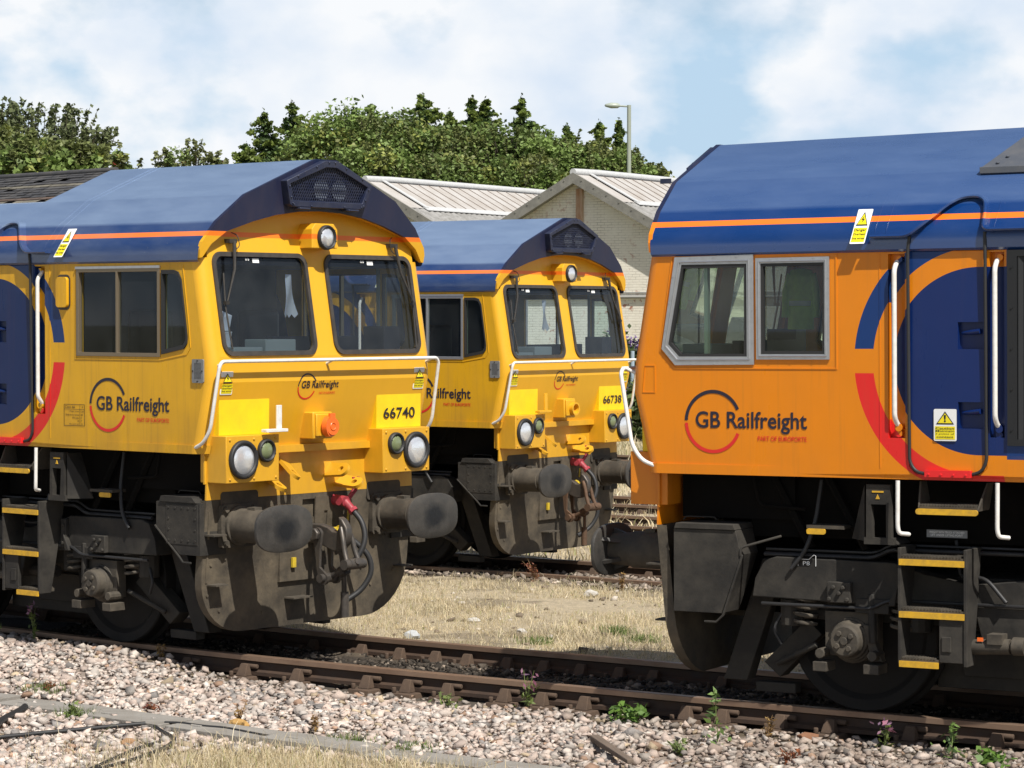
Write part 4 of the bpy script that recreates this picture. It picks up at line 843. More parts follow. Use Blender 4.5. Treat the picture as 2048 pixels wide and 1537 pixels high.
def build_ground():
    xs = np.arange(-34, 6.01, .11); ys = np.arange(-9, 24.01, .11); X_, Y_ = np.meshgrid(xs, ys, indexing='ij'); x = X_.ravel(); y = Y_.ravel()
    z = ground_h(x, y) + (fbm(x, y, 1.1, 3) - .5) * .05 + (fbm(x, y, 6, 9) - .5) * .028
    e = np.minimum.reduce([x + 34, 6 - x, y + 9, 24 - y]); z = np.where(e < 1, z * e + (1 - e) * -.40, z)
    ya = YA(x); nz = fbm(x, y, 1.3, 5); d = np.abs(y - ya)
    soil = np.array([.43, .365, .26]); oil_shade = np.array([.040, .033, .027]); bal = np.array([.30, .25, .215]); earth = np.array([.15, .12, .085])
    c = np.where((y < ya)[:, None], bal, soil); wob = (nz - .5) * .5
    c = np.where(((d + wob) < .95)[:, None] & (y > ya - .85)[:, None], oil_shade, c); k = np.clip(1.6 - np.abs(d + wob * 1.6 - .95) * 3.2, 0, 1)[:, None] * (y > ya)[:, None]; c = c * (1 - k) + earth * k
    dc = np.abs(y - YC(x)); c = np.where(((dc + wob) < 1.35)[:, None], earth * .72, c); k = (nz > .60)[:, None] * (y > ya + .8)[:, None] * .6; c = c * (1 - k) + earth * k
    c = np.where(((y < ya - .70) & (y > ya - 1.0 - nz * .35))[:, None], earth * .8, c); k = np.clip((x + 8.6) / 1.0, 0, 1)[:, None] * np.clip((3.4 + wob * 2 - d) / .8, 0, 1)[:, None] * (y > ya)[:, None]; c = c * (1 - k) + oil_shade * 1.3 * k  # shade under and behind the orange engine painted into the ground colour
    c = np.where(((y < -2.95) & (x > -10.9) & (x < -7.6))[:, None], soil, c)
    n, m = len(xs), len(ys); I = np.arange(n * m).reshape(n, m); F = np.stack([I[:-1, :-1], I[1:, :-1], I[1:, 1:], I[:-1, 1:]], -1).reshape(-1, 4)
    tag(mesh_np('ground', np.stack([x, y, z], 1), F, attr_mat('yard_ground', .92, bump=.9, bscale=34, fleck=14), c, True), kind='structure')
    m = mat('far_ground', (.30, .25, .15), .95, dirt=((.13, .15, .06), .8, .35), bump=.6, bscale=3)
    tag(MB().add([(-900, -400, -.42), (700, -400, -.42), (700, 1500, -.42), (-900, 1500, -.42)], [(0, 1, 2, 3)]).build('far_ground', m, smooth=0), kind='structure')
build_ground()
_ico = bmesh.new(); bmesh.ops.create_icosphere(_ico, subdivisions=1, radius=1); IV = np.array([v.co[:] for v in _ico.verts]); IF = np.array([[v.index for v in f.verts] for f in _ico.faces]); _ico.free()
def rand_rot(n):
    q = rng.normal(size=(n, 4)); q /= np.linalg.norm(q, axis=1, keepdims=True); w, a, b, c = q.T
    return np.stack([np.stack([1 - 2 * (b * b + c * c), 2 * (a * b - c * w), 2 * (a * c + b * w)], -1), np.stack([2 * (a * b + c * w), 1 - 2 * (a * a + c * c), 2 * (b * c - a * w)], -1), np.stack([2 * (a * c - b * w), 2 * (b * c + a * w), 1 - 2 * (a * a + b * b)], -1)], 1)
def stones(name, P, size, cols, mt, label=None):
    pick = rng.random(len(P)) < .62; VV, FF, CC, off = [], [], [], 0
    for sel, bv, bf, cube in ((pick, CV, CF, True), (~pick, IV, IF, False)):
        p, sz, c = P[sel], size[sel], cols[sel]; n, k = len(p), len(bv); S = sz[:, None, None] * (1 + rng.normal(0, .24 if cube else .20, (n, k, 1)).clip(-.45, .5))
        if cube: V = (bv[None] + rng.normal(0, .26, (n, k, 3))) * S * .78 * rng.uniform(.55, 1.25, (n, 1, 3))
        else: K = rng.uniform(.34, .72, (n, 1, 3)); V = np.clip(np.einsum('nij,kj->nki', rand_rot(n), bv), -K, K) * S * 1.35 * rng.uniform(.7, 1.2, (n, 1, 3))
        V = np.einsum('nij,nkj->nki', rand_rot(n), V); V[:, :, 2] *= .68; VV.append((V + p[:, None]).reshape(-1, 3)); FF.append((bf[None] + off + (np.arange(n) * k)[:, None, None]).reshape(-1, 3)); CC.append(np.repeat(c, k, 0)); off += n * k
    return tag(mesh_np(name, np.concatenate(VV), np.concatenate(FF), mt, np.concatenate(CC)), kind='stuff')
CV = np.array([(x, y, z) for x in (-1, 1) for y in (-1, 1) for z in (-1, 1)], float) * .8
CF = np.array([(0, 1, 3), (0, 3, 2), (4, 6, 7), (4, 7, 5), (0, 4, 5), (0, 5, 1), (2, 3, 7), (2, 7, 6), (0, 2, 6), (0, 6, 4), (1, 5, 7), (1, 7, 3)])
PAL = np.array([(.66, .53, .47), (.70, .60, .54), (.74, .69, .65), (.58, .45, .39), (.62, .56, .52), (.40, .38, .36), (.20, .205, .22), (.10, .105, .12), (.40, .20, .10), (.52, .40, .24)])
PW = np.array([.24, .20, .16, .12, .09, .06, .045, .03, .03, .025])
def gravel():
    N_ = 66000; x = rng.uniform(-17, -3.6, N_); y = rng.uniform(-5.6, .9, N_); near = YA(x) - .86
    # lids of the cable route stay clear, and the dry tuft in front
    ly = np.interp(x, [-14, -12.5, -11.4, -10.2, -9.2, -8], [-2.26, -2.38, -2.60, -2.79, -2.90, -3.0]); keep = (y < near + np.where(x < -12.4, .035, 0) - rng.uniform(0, .16, N_)) & ((np.abs(y - ly) > .19) | (rng.random(N_) < .10))
    tuft = (x > -10.75) & (x < -8.0) & (y < -3.12); keep &= ~(tuft & (rng.random(N_) < .8)); keep &= (y > -5.6 + (x + 17) * .0)
    dirty = np.clip(1 - (near - y) / .60, 0, 1) + np.clip((x + 9.0) / 2.0, 0, 1.0); keep &= ~((dirty > .6) & (rng.random(N_) < .45)); x, y, dirty = x[keep], y[keep], dirty[keep]
    n = len(x); s = rng.lognormal(math.log(.0215), .38, n).clip(.009, .055); z = ground_h(x, y) + s * .25 + rng.uniform(0, .02, n) + (fbm(x, y, 1.1, 3) - .5) * .05
    c = (PAL[rng.choice(len(PAL), n, p=PW / PW.sum())] * .60 + np.array([.54, .475, .415]) * .34) * rng.uniform(.74, 1.22, (n, 1)); c *= (.80 + .35 * fbm(x, y, .8, 77))[:, None]; k = (dirty.clip(0, 1) * .65)[:, None] * rng.uniform(.3, 1, (n, 1)); c = c * (1 - k) + np.array([.16, .12, .085]) * k
    stones('ballast_stones', np.stack([x, y, z], 1), s, c, attr_mat('ballast_stone', .85, bump=.5, bscale=60))
    N_ = 9000; x = rng.uniform(-15.5, -4, N_); y = YA(x) + rng.uniform(-.68, .68, N_); s = rng.lognormal(math.log(.014), .5, N_).clip(.005, .045); z = ground_h(x, y) + s * .2
    c = np.array([.060, .050, .040]) * rng.lognormal(0, .55, (N_, 1)); w = rng.random(N_) < .05; c[w] = np.array([.34, .28, .22]) * rng.uniform(.5, 1.2, (w.sum(), 1)); stones('oily_gravel', np.stack([x, y, z], 1), s, c, attr_mat('ballast_stone'))
    N_ = 1400; x = rng.uniform(-17, -6, N_); y = YA(x) + np.where(rng.random(N_) < .6, .85 + rng.exponential(.30, N_), rng.uniform(.9, 7.6, N_)); s = rng.lognormal(math.log(.016), .5, N_).clip(.006, .05); z = ground_h(x, y) + s * .3
    c = np.where((rng.random(N_) < .35)[:, None], np.array([.55, .50, .44]), np.array([.20, .16, .12])) * rng.uniform(.6, 1.25, (N_, 1)); stones('scattered_stones', np.stack([x, y, z], 1), s, c, attr_mat('ballast_stone'))
    N_ = 5000; x = rng.uniform(-18, -9, N_); y = YC(x) + rng.uniform(-1.2, 1.3, N_); s = rng.lognormal(math.log(.026), .4, N_).clip(.01, .055); z = ground_h(x, y) + s * .3
    c = np.array([.24, .20, .165]) * rng.lognormal(0, .4, (N_, 1)); stones('rear_track_gravel', np.stack([x, y, z], 1), s, c, attr_mat('ballast_stone'))
gravel()
def blades(name, x, y, h, w, cols, zf=ground_h, lean=.55, mt=None):
    n = len(x); z = zf(x, y) - .01; a = rng.uniform(0, 2 * math.pi, n); l = rng.normal(0, lean, n) * h; d = np.stack([np.cos(a), np.sin(a)], 1); b = rng.uniform(0, 2 * math.pi, n); s = np.stack([np.cos(b), np.sin(b)], 1) * (w / 2)[:, None]
    P0 = np.stack([x, y, z], 1); V = np.zeros((n, 5, 3)); sv = np.concatenate([s, np.zeros((n, 1))], 1); mid = P0 + np.concatenate([d * (l * .35)[:, None], (h * .6)[:, None]], 1); tip = P0 + np.concatenate([d * l[:, None], (h * np.sqrt(np.clip(1 - (l / h / 1.6) ** 2, .08, 1)))[:, None]], 1)
    V[:, 0] = P0 - sv; V[:, 1] = P0 + sv; V[:, 2] = mid + sv * .75; V[:, 3] = mid - sv * .75; V[:, 4] = tip; k = (np.arange(n) * 5)[:, None]
    F = np.concatenate([k + np.array([[0, 1, 2]]), k + np.array([[0, 2, 3]]), k + np.array([[3, 2, 4]])]); return tag(mesh_np(name, V.reshape(-1, 3), F, mt or attr_mat('grass_blade', .7, trans=.3), np.repeat(cols, 5, 0)), kind='stuff')
STRAW = np.array([(.70, .60, .40), (.76, .67, .47), (.62, .51, .32), (.52, .45, .27), (.80, .73, .54), (.36, .38, .15)])
def straw(n): return STRAW[rng.choice(6, n, p=[.28, .24, .18, .12, .12, .06])] * rng.uniform(.8, 1.12, (n, 1))
def grass():
    n = 175000; x = rng.uniform(-19, -8.3, n); y = rng.uniform(.6, 9, n); ya = YA(x); f = fbm(x, y, .9, 21); f2 = fbm(x, y, 3.1, 33)
    lo, hi = y - ya - .95, YC(x) - .95 - y; p = np.clip(lo / .9, 0, 1) * np.clip(hi / .8 + .15, 0, 1) * np.clip((f - .26) * 4.2, .22, 1) * np.clip((f2 - .22) * 3.4, .35, 1); k = (rng.random(n) < p) & (lo > 0) & (hi > -.3); x, y = x[k], y[k]; n = len(x)
    h = rng.lognormal(math.log(.046), .5, n).clip(.012, .16) * np.clip(.35 + 1.1 * f[k], .5, 1.5); blades('dry_grass', x, y, h, rng.uniform(.003, .0065, n), straw(n) * (.82 + .3 * f2[k])[:, None], lean=1.3)
    n = 9000; x = rng.normal(-9.5, .75, n); y = rng.normal(-3.75, .42, n); k = (y < -2.95 - .25 * rng.random(n)); x, y = x[k], y[k]; n = len(x); blades('dry_grass_tuft', x, y, rng.lognormal(math.log(.11), .35, n).clip(.03, .26), rng.uniform(.003, .006, n), straw(n), lean=.7)
    n = 60000; x = rng.uniform(-34, -13, n); y = rng.uniform(9.6, 44, n); k = np.ones(n, bool)
    for Y_ in (YD, YE, YF): k &= np.abs(np.abs(y - Y_(x)) - .75) > .16
    x, y = x[k], y[k]; n = len(x); zf = lambda a, b: np.where((b < 23) & (a > -33), ground_h(a, b), -.42); blades('far_dry_grass', x, y, rng.lognormal(math.log(.10), .45, n).clip(.03, .3), rng.uniform(.014, .028, n), straw(n), zf=zf)
    # a greener strip close to the rails and by the cable route
    n = 1500; i = rng.integers(0, 7, n); cx = np.array([-11.12, -10.65, -11.34, -9.9, -9.35, -12.27, -13.1])[i]; cy = np.array([3.66, 3.21, 2.53, -2.62, -2.66, -2.60, -1.95])[i]; x = cx + rng.normal(0, .09, n); y = cy + rng.normal(0, .07, n)
    blades('green_grass', x, y, rng.uniform(.03, .11, n), rng.uniform(.004, .009, n), np.array([.14, .20, .06]) * rng.uniform(.6, 1.5, (n, 1)))
grass()
# ------------------------------------------------------------------ railway tracks
def rail_m(): 
    m = mat('rail_brown', (.040, .026, .019), .65, .1, dirt=((.085, .048, .028), .8, 9), bump=.2, bscale=60); return m
def railhead(): return mat('rail_head', (.36, .25, .175), .33, .6, dirt=((.17, .095, .06), .7, 5), stretch=(.5, 1, 1))
PROF = [(-.035, -.004), (-.030, 0), (.030, 0), (.035, -.004), (.035, -.040), (.010, -.052), (.010, -.108), (.048, -.122), (.048, -.150), (-.048, -.150), (-.048, -.122), (-.010, -.108), (-.010, -.052), (-.035, -.040)]
def track(name, f, x0, x1, z, label, chairs_near=(), chairs_far=(), head=True):
    root = empty(name, (0, 0, 0)); tag(root, label, 'railway track', 'yard tracks')
    X_ = np.arange(x0, x1 + .01, .5 if x1 - x0 < 40 else 1.0); dy = np.gradient(f(X_), X_)
    for s in (-1, 1):
        m = MB(); rings = []
        for x, y, g in zip(X_, f(X_), dy):
            c = math.sqrt(1 + g * g); rings.append([(x - g / c * (s * .7525 + a), y + (s * .7525 + a) / c, z + b) for a, b in PROF])
        m.ring(rings); k = len(PROF)
        m.mi = [1 if (i < (len(rings) - 1) * k and i % k in (0, 1, 2, 3, 13)) else 0 for i in range(len(m.f))]
        m.build('rail', [rail_m(), railhead()], root, smooth=30)
    proto = None
    for s, lst in ((-1, chairs_near), (1, chairs_far)):
        for x in lst:
            if proto is None:
                m = MB(); m.hexa([(-.11, -.19, -.20), (.11, -.19, -.20), (.11, .19, -.20), (-.11, .19, -.20), (-.10, -.18, -.155), (.10, -.18, -.155), (.10, .18, -.155), (-.10, .18, -.155)])
                m.hexa([(-.052, -.125, -.155), (.052, -.125, -.155), (.052, -.040, -.155), (-.052, -.040, -.155), (-.036, -.078, -.060), (.036, -.078, -.060), (.036, -.05, -.060), (-.036, -.05, -.060)])
                m.hexa([(-.055, .045, -.155), (.055, .045, -.155), (.055, .130, -.155), (-.055, .130, -.155), (-.038, .050, -.065), (.038, .050, -.065), (.038, .078, -.065), (-.038, .078, -.065)])
                m.cyl((-.07, -.15, -.155), (-.07, -.15, -.115), .018, 8); m.cyl((.075, .15, -.155), (.075, .15, -.105), .018, 8); m.tube([(-.045, -.035, -.082), (.105, -.035, -.082)], .020, 8)
                proto = o = m.build('rail_chair', mat('chair_rust', (.065, .042, .029), .75, .1, dirt=((.135, .09, .06), .8, 14), bump=.3, bscale=60), root, smooth=30, bevel=.006)
            else: o = proto.copy(); COL.objects.link(o); o.parent = root
            g = float(np.interp(x, X_, dy)); o.location = (x - g * s * .7525, float(f(x)) + s * .7525, z); o.rotation_euler = (0, 0, math.atan(g) + (math.pi if s > 0 else 0))
    sp = None
    for x in chairs_far:
        if sp is None: sp = o = MB().box(-.125, .125, -1.3, 1.3, -.33, -.188).build('sleeper', mat('sleeper_timber', (.05, .04, .032), .85, dirt=((.12, .10, .075), .7, 8), bump=.5, bscale=30, stretch=(6, 1, 1)), root, smooth=0, bevel=.012)
        else: o = sp.copy(); COL.objects.link(o); o.parent = root
        o.location = (x, float(f(x)), z); o.rotation_euler = (0, 0, math.atan(float(np.interp(x, X_, dy))))
    return root
nearA = [-16.2, -15.5, -14.8, -14.1, -13.4, -12.75, -12.15, -11.621, -10.958, -10.576, -10.21, -9.699, -9.375, -9.01, -8.6, -8.178, -7.889, -7.45, -7.08, -6.5, -5.9, -5.2, -4.5]
farA = [-16.2, -15.5, -14.8, -14.1, -13.4, -12.75, -12.2, -11.787, -11.411, -11.087, -10.69, -10.335, -9.986, -9.627, -9.315, -8.7, -8.1, -7.5, -6.9, -6.2, -5.5, -4.8]
track('railway_track', YA, -48, 24, 0, 'nearest rusty railway track, under the two locomotives that face each other', nearA, farA)
chC = [-20.0 + .752 * i - .01 for i in range(17)]
track('railway_track', YC, -60, 10, -.16, 'second railway track beyond the dry grass, under the locomotive numbered 66738', [-15.292 + .746 * i for i in range(-6, 9)], [-15.2 + .746 * i for i in range(-6, 9)])
track('railway_track', YD, -70, 30, -.18, 'empty railway track in the grass just beyond the second locomotive row', [-20.4 + .75 * i for i in range(8)], [-20.4 + .75 * i for i in range(8)])
track('railway_track', YE, -70, 30, -.18, 'empty railway track farther back, second behind the rear locomotive', [-20.4 + .75 * i for i in range(6)], [-20.4 + .75 * i for i in range(6)])
track('railway_track', YF, -90, 30, -.22, 'farthest empty railway track, close to the wire fence')
# ------------------------------------------------------------------ cable route, cables, litter
def concrete(): return mat('trough_concrete', (.30, .285, .26), .9, dirt=((.16, .14, .115), .7, 3.5), bump=.5, bscale=70)
lx = [-14.6, -13.62, -12.70, -11.80, -10.86, -9.95, -9.03, -8.1]
for i, x in enumerate(lx):
    f = lambda q: float(np.interp(q, [-15, -14, -12.5, -11.4, -10.2, -9.2, -8, -7], [-2.2, -2.26, -2.38, -2.60, -2.79, -2.90, -3.0, -3.05])); a = math.atan(f(x + .45) - f(x - .45))
    m = MB(); m.slab(rrect(-.452, .452, -.165, .165, .015, 2), lambda p, q, t: (p, q, t), -.05, 0); m.tube([(-.3, -.05, .001), (-.2, -.05, .001)], .012, 6)
    o = m.build('trough_lid', concrete(), smooth=0, bevel=.008); o.location = (x, f(x), -.186 + random.uniform(-.008, .012)); o.rotation_euler = (random.uniform(-.02, .02), random.uniform(-.015, .015), a + random.uniform(-.03, .03))
    w = ['at the left edge', 'second from the left', 'beside the green tuft', 'paler and slightly raised in the row', 'where the thin cables cross', 'half hidden by stones', 'beside the dry tuft', 'farthest right and mostly overgrown'][i]
    tag(o, 'grey concrete cable trough lid ' + w, 'trough lid', 'concrete cable trough lids')
def gz(p, h=.03): return (p[0], p[1], float(ground_h(np.array([p[0]]), np.array([p[1]]))[0]) + h)
for nm, pts, r, lb in (('cable', [(-13.2, -4.8), (-12.4, -4.1), (-12.057, -3.669), (-11.919, -3.414), (-11.78, -3.207), (-11.608, -2.927), (-11.5, -2.78)], .015, 'black cable lying straight across the ballast from the left edge'),
                       ('cable', [(-11.371, -2.84), (-11.145, -3.014), (-10.93, -3.16), (-10.80, -3.45), (-10.70, -3.9), (-10.678, -4.295), (-10.6, -4.9)], .012, 'thin black cable that turns in a hairpin on the ballast'),
                       ('cable', [(-10.60, -4.9), (-10.72, -4.319), (-10.88, -3.84), (-10.96, -3.5), (-10.953, -3.319)], .011, 'short thin black cable inside the hairpin of the other'),
                       ('cable', [(-12.2, -3.6), (-12.502, -3.159), (-12.691, -2.696), (-12.75, -2.6)], .026, 'thick black cable end at the left edge of the ballast'),
                       ('cable', [(-11.406, -2.68), (-11.285, -2.64), (-11.069, -2.68), (-10.892, -2.66), (-10.5, -2.78), (-10.2, -2.85)], .009, 'thin black cable running along the trough lids')):
    q = bend([gz(p, .045) for p in pts], .2, 4); tag(MB().tube(q, r, 8).build(nm, M('rubber'), smooth=60), lb, 'cable', 'loose black cables')
m = MB(); m.hexa([(-.55, -.03, 0), (.55, -.022, 0), (.55, .022, 0), (-.55, .03, 0), (-.55, -.03, .045), (.55, -.022, .03), (.55, .022, .03), (-.55, .03, .045)])
o = m.build('wooden_stake', mat('grey_timber', (.17, .13, .10), .85, dirt=((.08, .06, .045), .6, 12), bump=.5, bscale=40, stretch=(.2, 3, 3)), smooth=0, bevel=.006); o.location = (-8.0, -2.37, -.15); o.rotation_euler = (.1, -.03, math.atan2(-.713, .603)); tag(o, 'weathered wooden stake lying on the ballast', 'stake')
for (x, y), s, lb, c in (((-12.927, 6.462), .07, 'white stone in the dry grass by the far rails', (.56, .53, .48)), ((-12.679, 3.692), .055, 'white flat stone in the middle of the dry grass', (.56, .53, .48)), ((-11.855, 3.144), .05, 'pale stone in the dry grass nearer the front track', (.56, .53, .48)), ((-12.492, 2.306), .07, 'pale grey slab of stone beside the front rail', (.52, .54, .55)), ((-7.155, -1.14), .075, 'rust brown lump of stone by the rail', (.27, .13, .07)), ((-10.95, -2.42), .07, 'ochre stone beside the trough lids', (.50, .30, .10)), ((-11.2, -3.35), .06, 'rust and ochre stone inside the bend of the cables', (.40, .23, .12))):
    bm = bmesh.new(); bmesh.ops.create_icosphere(bm, subdivisions=2, radius=s); r2 = random.Random(int(x * 1e3))
    for v in bm.verts: v.co = Vector((v.co.x * 1.1, v.co.y * .9, v.co.z * .6)) * r2.uniform(.78, 1.2)
    me = bpy.data.meshes.new('stone'); bm.to_mesh(me); bm.free(); me.materials.append(mat('stone_%d' % int(c[0] * 100 + c[2] * 1e4), c, .85, dirt=((c[0] * .5, c[1] * .5, c[2] * .5), .6, 20), bump=.4)); o = link('stone', me); o.location = gz((x, y), s * .35); tag(o, lb, 'stone', 'large loose stones')
# ------------------------------------------------------------------ plants
def leaves(P, size, nrm_up=.5, aspect=1.7):
    """leaf-shaped quads at the points P"""
    n = len(P); a = rng.normal(size=(n, 3)); a[:, 2] *= .6; a /= np.linalg.norm(a, axis=1, keepdims=True); b = rng.normal(size=(n, 3)); b[:, 2] *= (1 - nrm_up); b -= (b * a).sum(1, keepdims=True) * a; b /= np.linalg.norm(b, axis=1, keepdims=True)
    s = np.asarray(size)[:, None] * np.ones((n, 1)); V = np.stack([P - a * s * aspect / 2, P + b * s * .5 - a * s * .1, P + a * s * aspect / 2, P - b * s * .5 - a * s * .1], 1); return V.reshape(-1, 3), np.arange(n * 4).reshape(n, 4)
def leafmat(): return attr_mat('leaf', .55, trans=.28, spec=.4)
def weed(x, y, h, kind, label):
    z = gz((x, y), 0)[2]; root = empty('weed', (x, y, z)); tag(root, label, 'weed', 'weeds by the rails'); r = random.Random(int(x * 997 + y * 31)); m = MB(); pts = []; cols = []; fl = []
    ns = {'leafy': 7, 'spike': 1, 'dry': 5, 'willow': 3, 'tuft': 6, 'red': 7}[kind]
    for i in range(ns):
        a = r.uniform(0, 6.28); l = {'leafy': .85, 'spike': .06, 'dry': .3, 'willow': .22, 'tuft': .6, 'red': .6}[kind] * r.uniform(.5, 1); hh = h * r.uniform(.6, 1); path = []
        for k in range(5):
            t = k / 4; path.append((math.cos(a) * l * hh * t ** 1.4 + r.uniform(-.006, .006), math.sin(a) * l * hh * t ** 1.4 + r.uniform(-.006, .006), hh * t * (1 - .25 * l * t)))
        m.tube(path, [.0045, .004, .0035, .003, .0015], 5)
        nl = {'leafy': 22, 'spike': 46, 'dry': 12, 'willow': 16, 'tuft': 12, 'red': 16}[kind]
        for k in range(nl):
            t = r.uniform(.12, 1); j = min(int(t * 4), 3); p = Vector(path[j]).lerp(Vector(path[j + 1]), t * 4 - j); w = {'leafy': .045, 'spike': .055 * (1.1 - t), 'dry': .012, 'willow': .028, 'tuft': .03, 'red': .018}[kind]
            pts.append(p + Vector((r.gauss(0, w), r.gauss(0, w), r.gauss(0, w * .6)))); g = r.uniform(.7, 1.3)
            cols.append({'leafy': (.12 * g, .22 * g, .045), 'spike': (.15 * g, .24 * g, .07), 'dry': (.34 * g, .22 * g, .09), 'willow': (.15 * g, .20 * g, .05) if t < .75 else (.30 * g, .14, .22), 'tuft': (.19 * g, .25 * g, .08), 'red': (.24 * g, .085 * g, .045)}[kind])
    st = (.14, .18, .05) if kind not in ('dry', 'red') else (.24, .15, .07)
    m.build('stem', mat('stem_%s' % kind, st, .7), root, smooth=40)
    sz = {'leafy': .040, 'spike': .026, 'dry': .018, 'willow': .024, 'tuft': .020, 'red': .015}[kind]
    V, F = leaves(np.array([p[:] for p in pts]), rng.uniform(.7, 1.3, len(pts)) * sz, .8, 1.4 if kind == 'leafy' else 2.4); mesh_np('foliage', V, F, leafmat(), np.repeat(np.array(cols), 4, 0), parent=root)
for a in [(-14.604, -.32, .32, 'willow', 'tall weed with pinkish flowers before the wheel of the left locomotive'), (-15.104, -.30, .10, 'tuft', 'small grey green weed at the rail near the left edge'), (-13.086, -.55, .16, 'dry', 'wiry weed at the foot of the rail below the left plough'),
          (-9.463, -.93, .34, 'willow', 'weed with pink flowers standing in front of the rail in the gap'), (-8.539, -1.10, .16, 'leafy', 'bright green broad leaved bramble by the rail'), (-7.60, -1.62, .42, 'spike', 'tall green spiky weed below the sand box of the right locomotive'),
          (-7.40, -1.25, .20, 'dry', 'brown dried seed head by the rail under the right locomotive'), (-6.557, -1.25, .24, 'willow', 'weed with small pink flowers under the ladder at the right'), (-6.05, -1.35, .26, 'spike', 'upright pale green weed near the right corner'),
          (-5.739, -1.45, .12, 'leafy', 'low green weed at the bottom right corner'), (-12.268, -2.62, .13, 'tuft', 'green tuft growing between the trough lids'), (-11.90, -2.18, .08, 'red', 'small reddish plant on the ballast behind the lids'), (-13.096, -1.92, .09, 'red', 'reddish brown plant on the ballast at the left'),
          (-10.345, -2.35, .15, 'dry', 'thin dry weed behind the trough lids'), (-14.09, 7.35, .30, 'red', 'red brown dock plant by the far rails'), (-12.9, 7.1, .22, 'dry', 'dry brown weed at the rear track, near the right locomotive'), (-10.05, -1.08, .12, 'tuft', 'small yellow green weed against the near rail'), (-6.9, -2.0, .14, 'red', 'low reddish weed among the stones at the lower right'), (-7.7, -1.95, .12, 'tuft', 'yellowish ground weed at the lower right stones'), (-11.0, -2.35, .20, 'dry', 'tangle of dry stems over the trough lids')]: weed(*a)
BARK = lambda: mat('bark', (.085, .065, .048), .9, dirt=((.04, .035, .028), .6, 4), bump=.6, bscale=12)
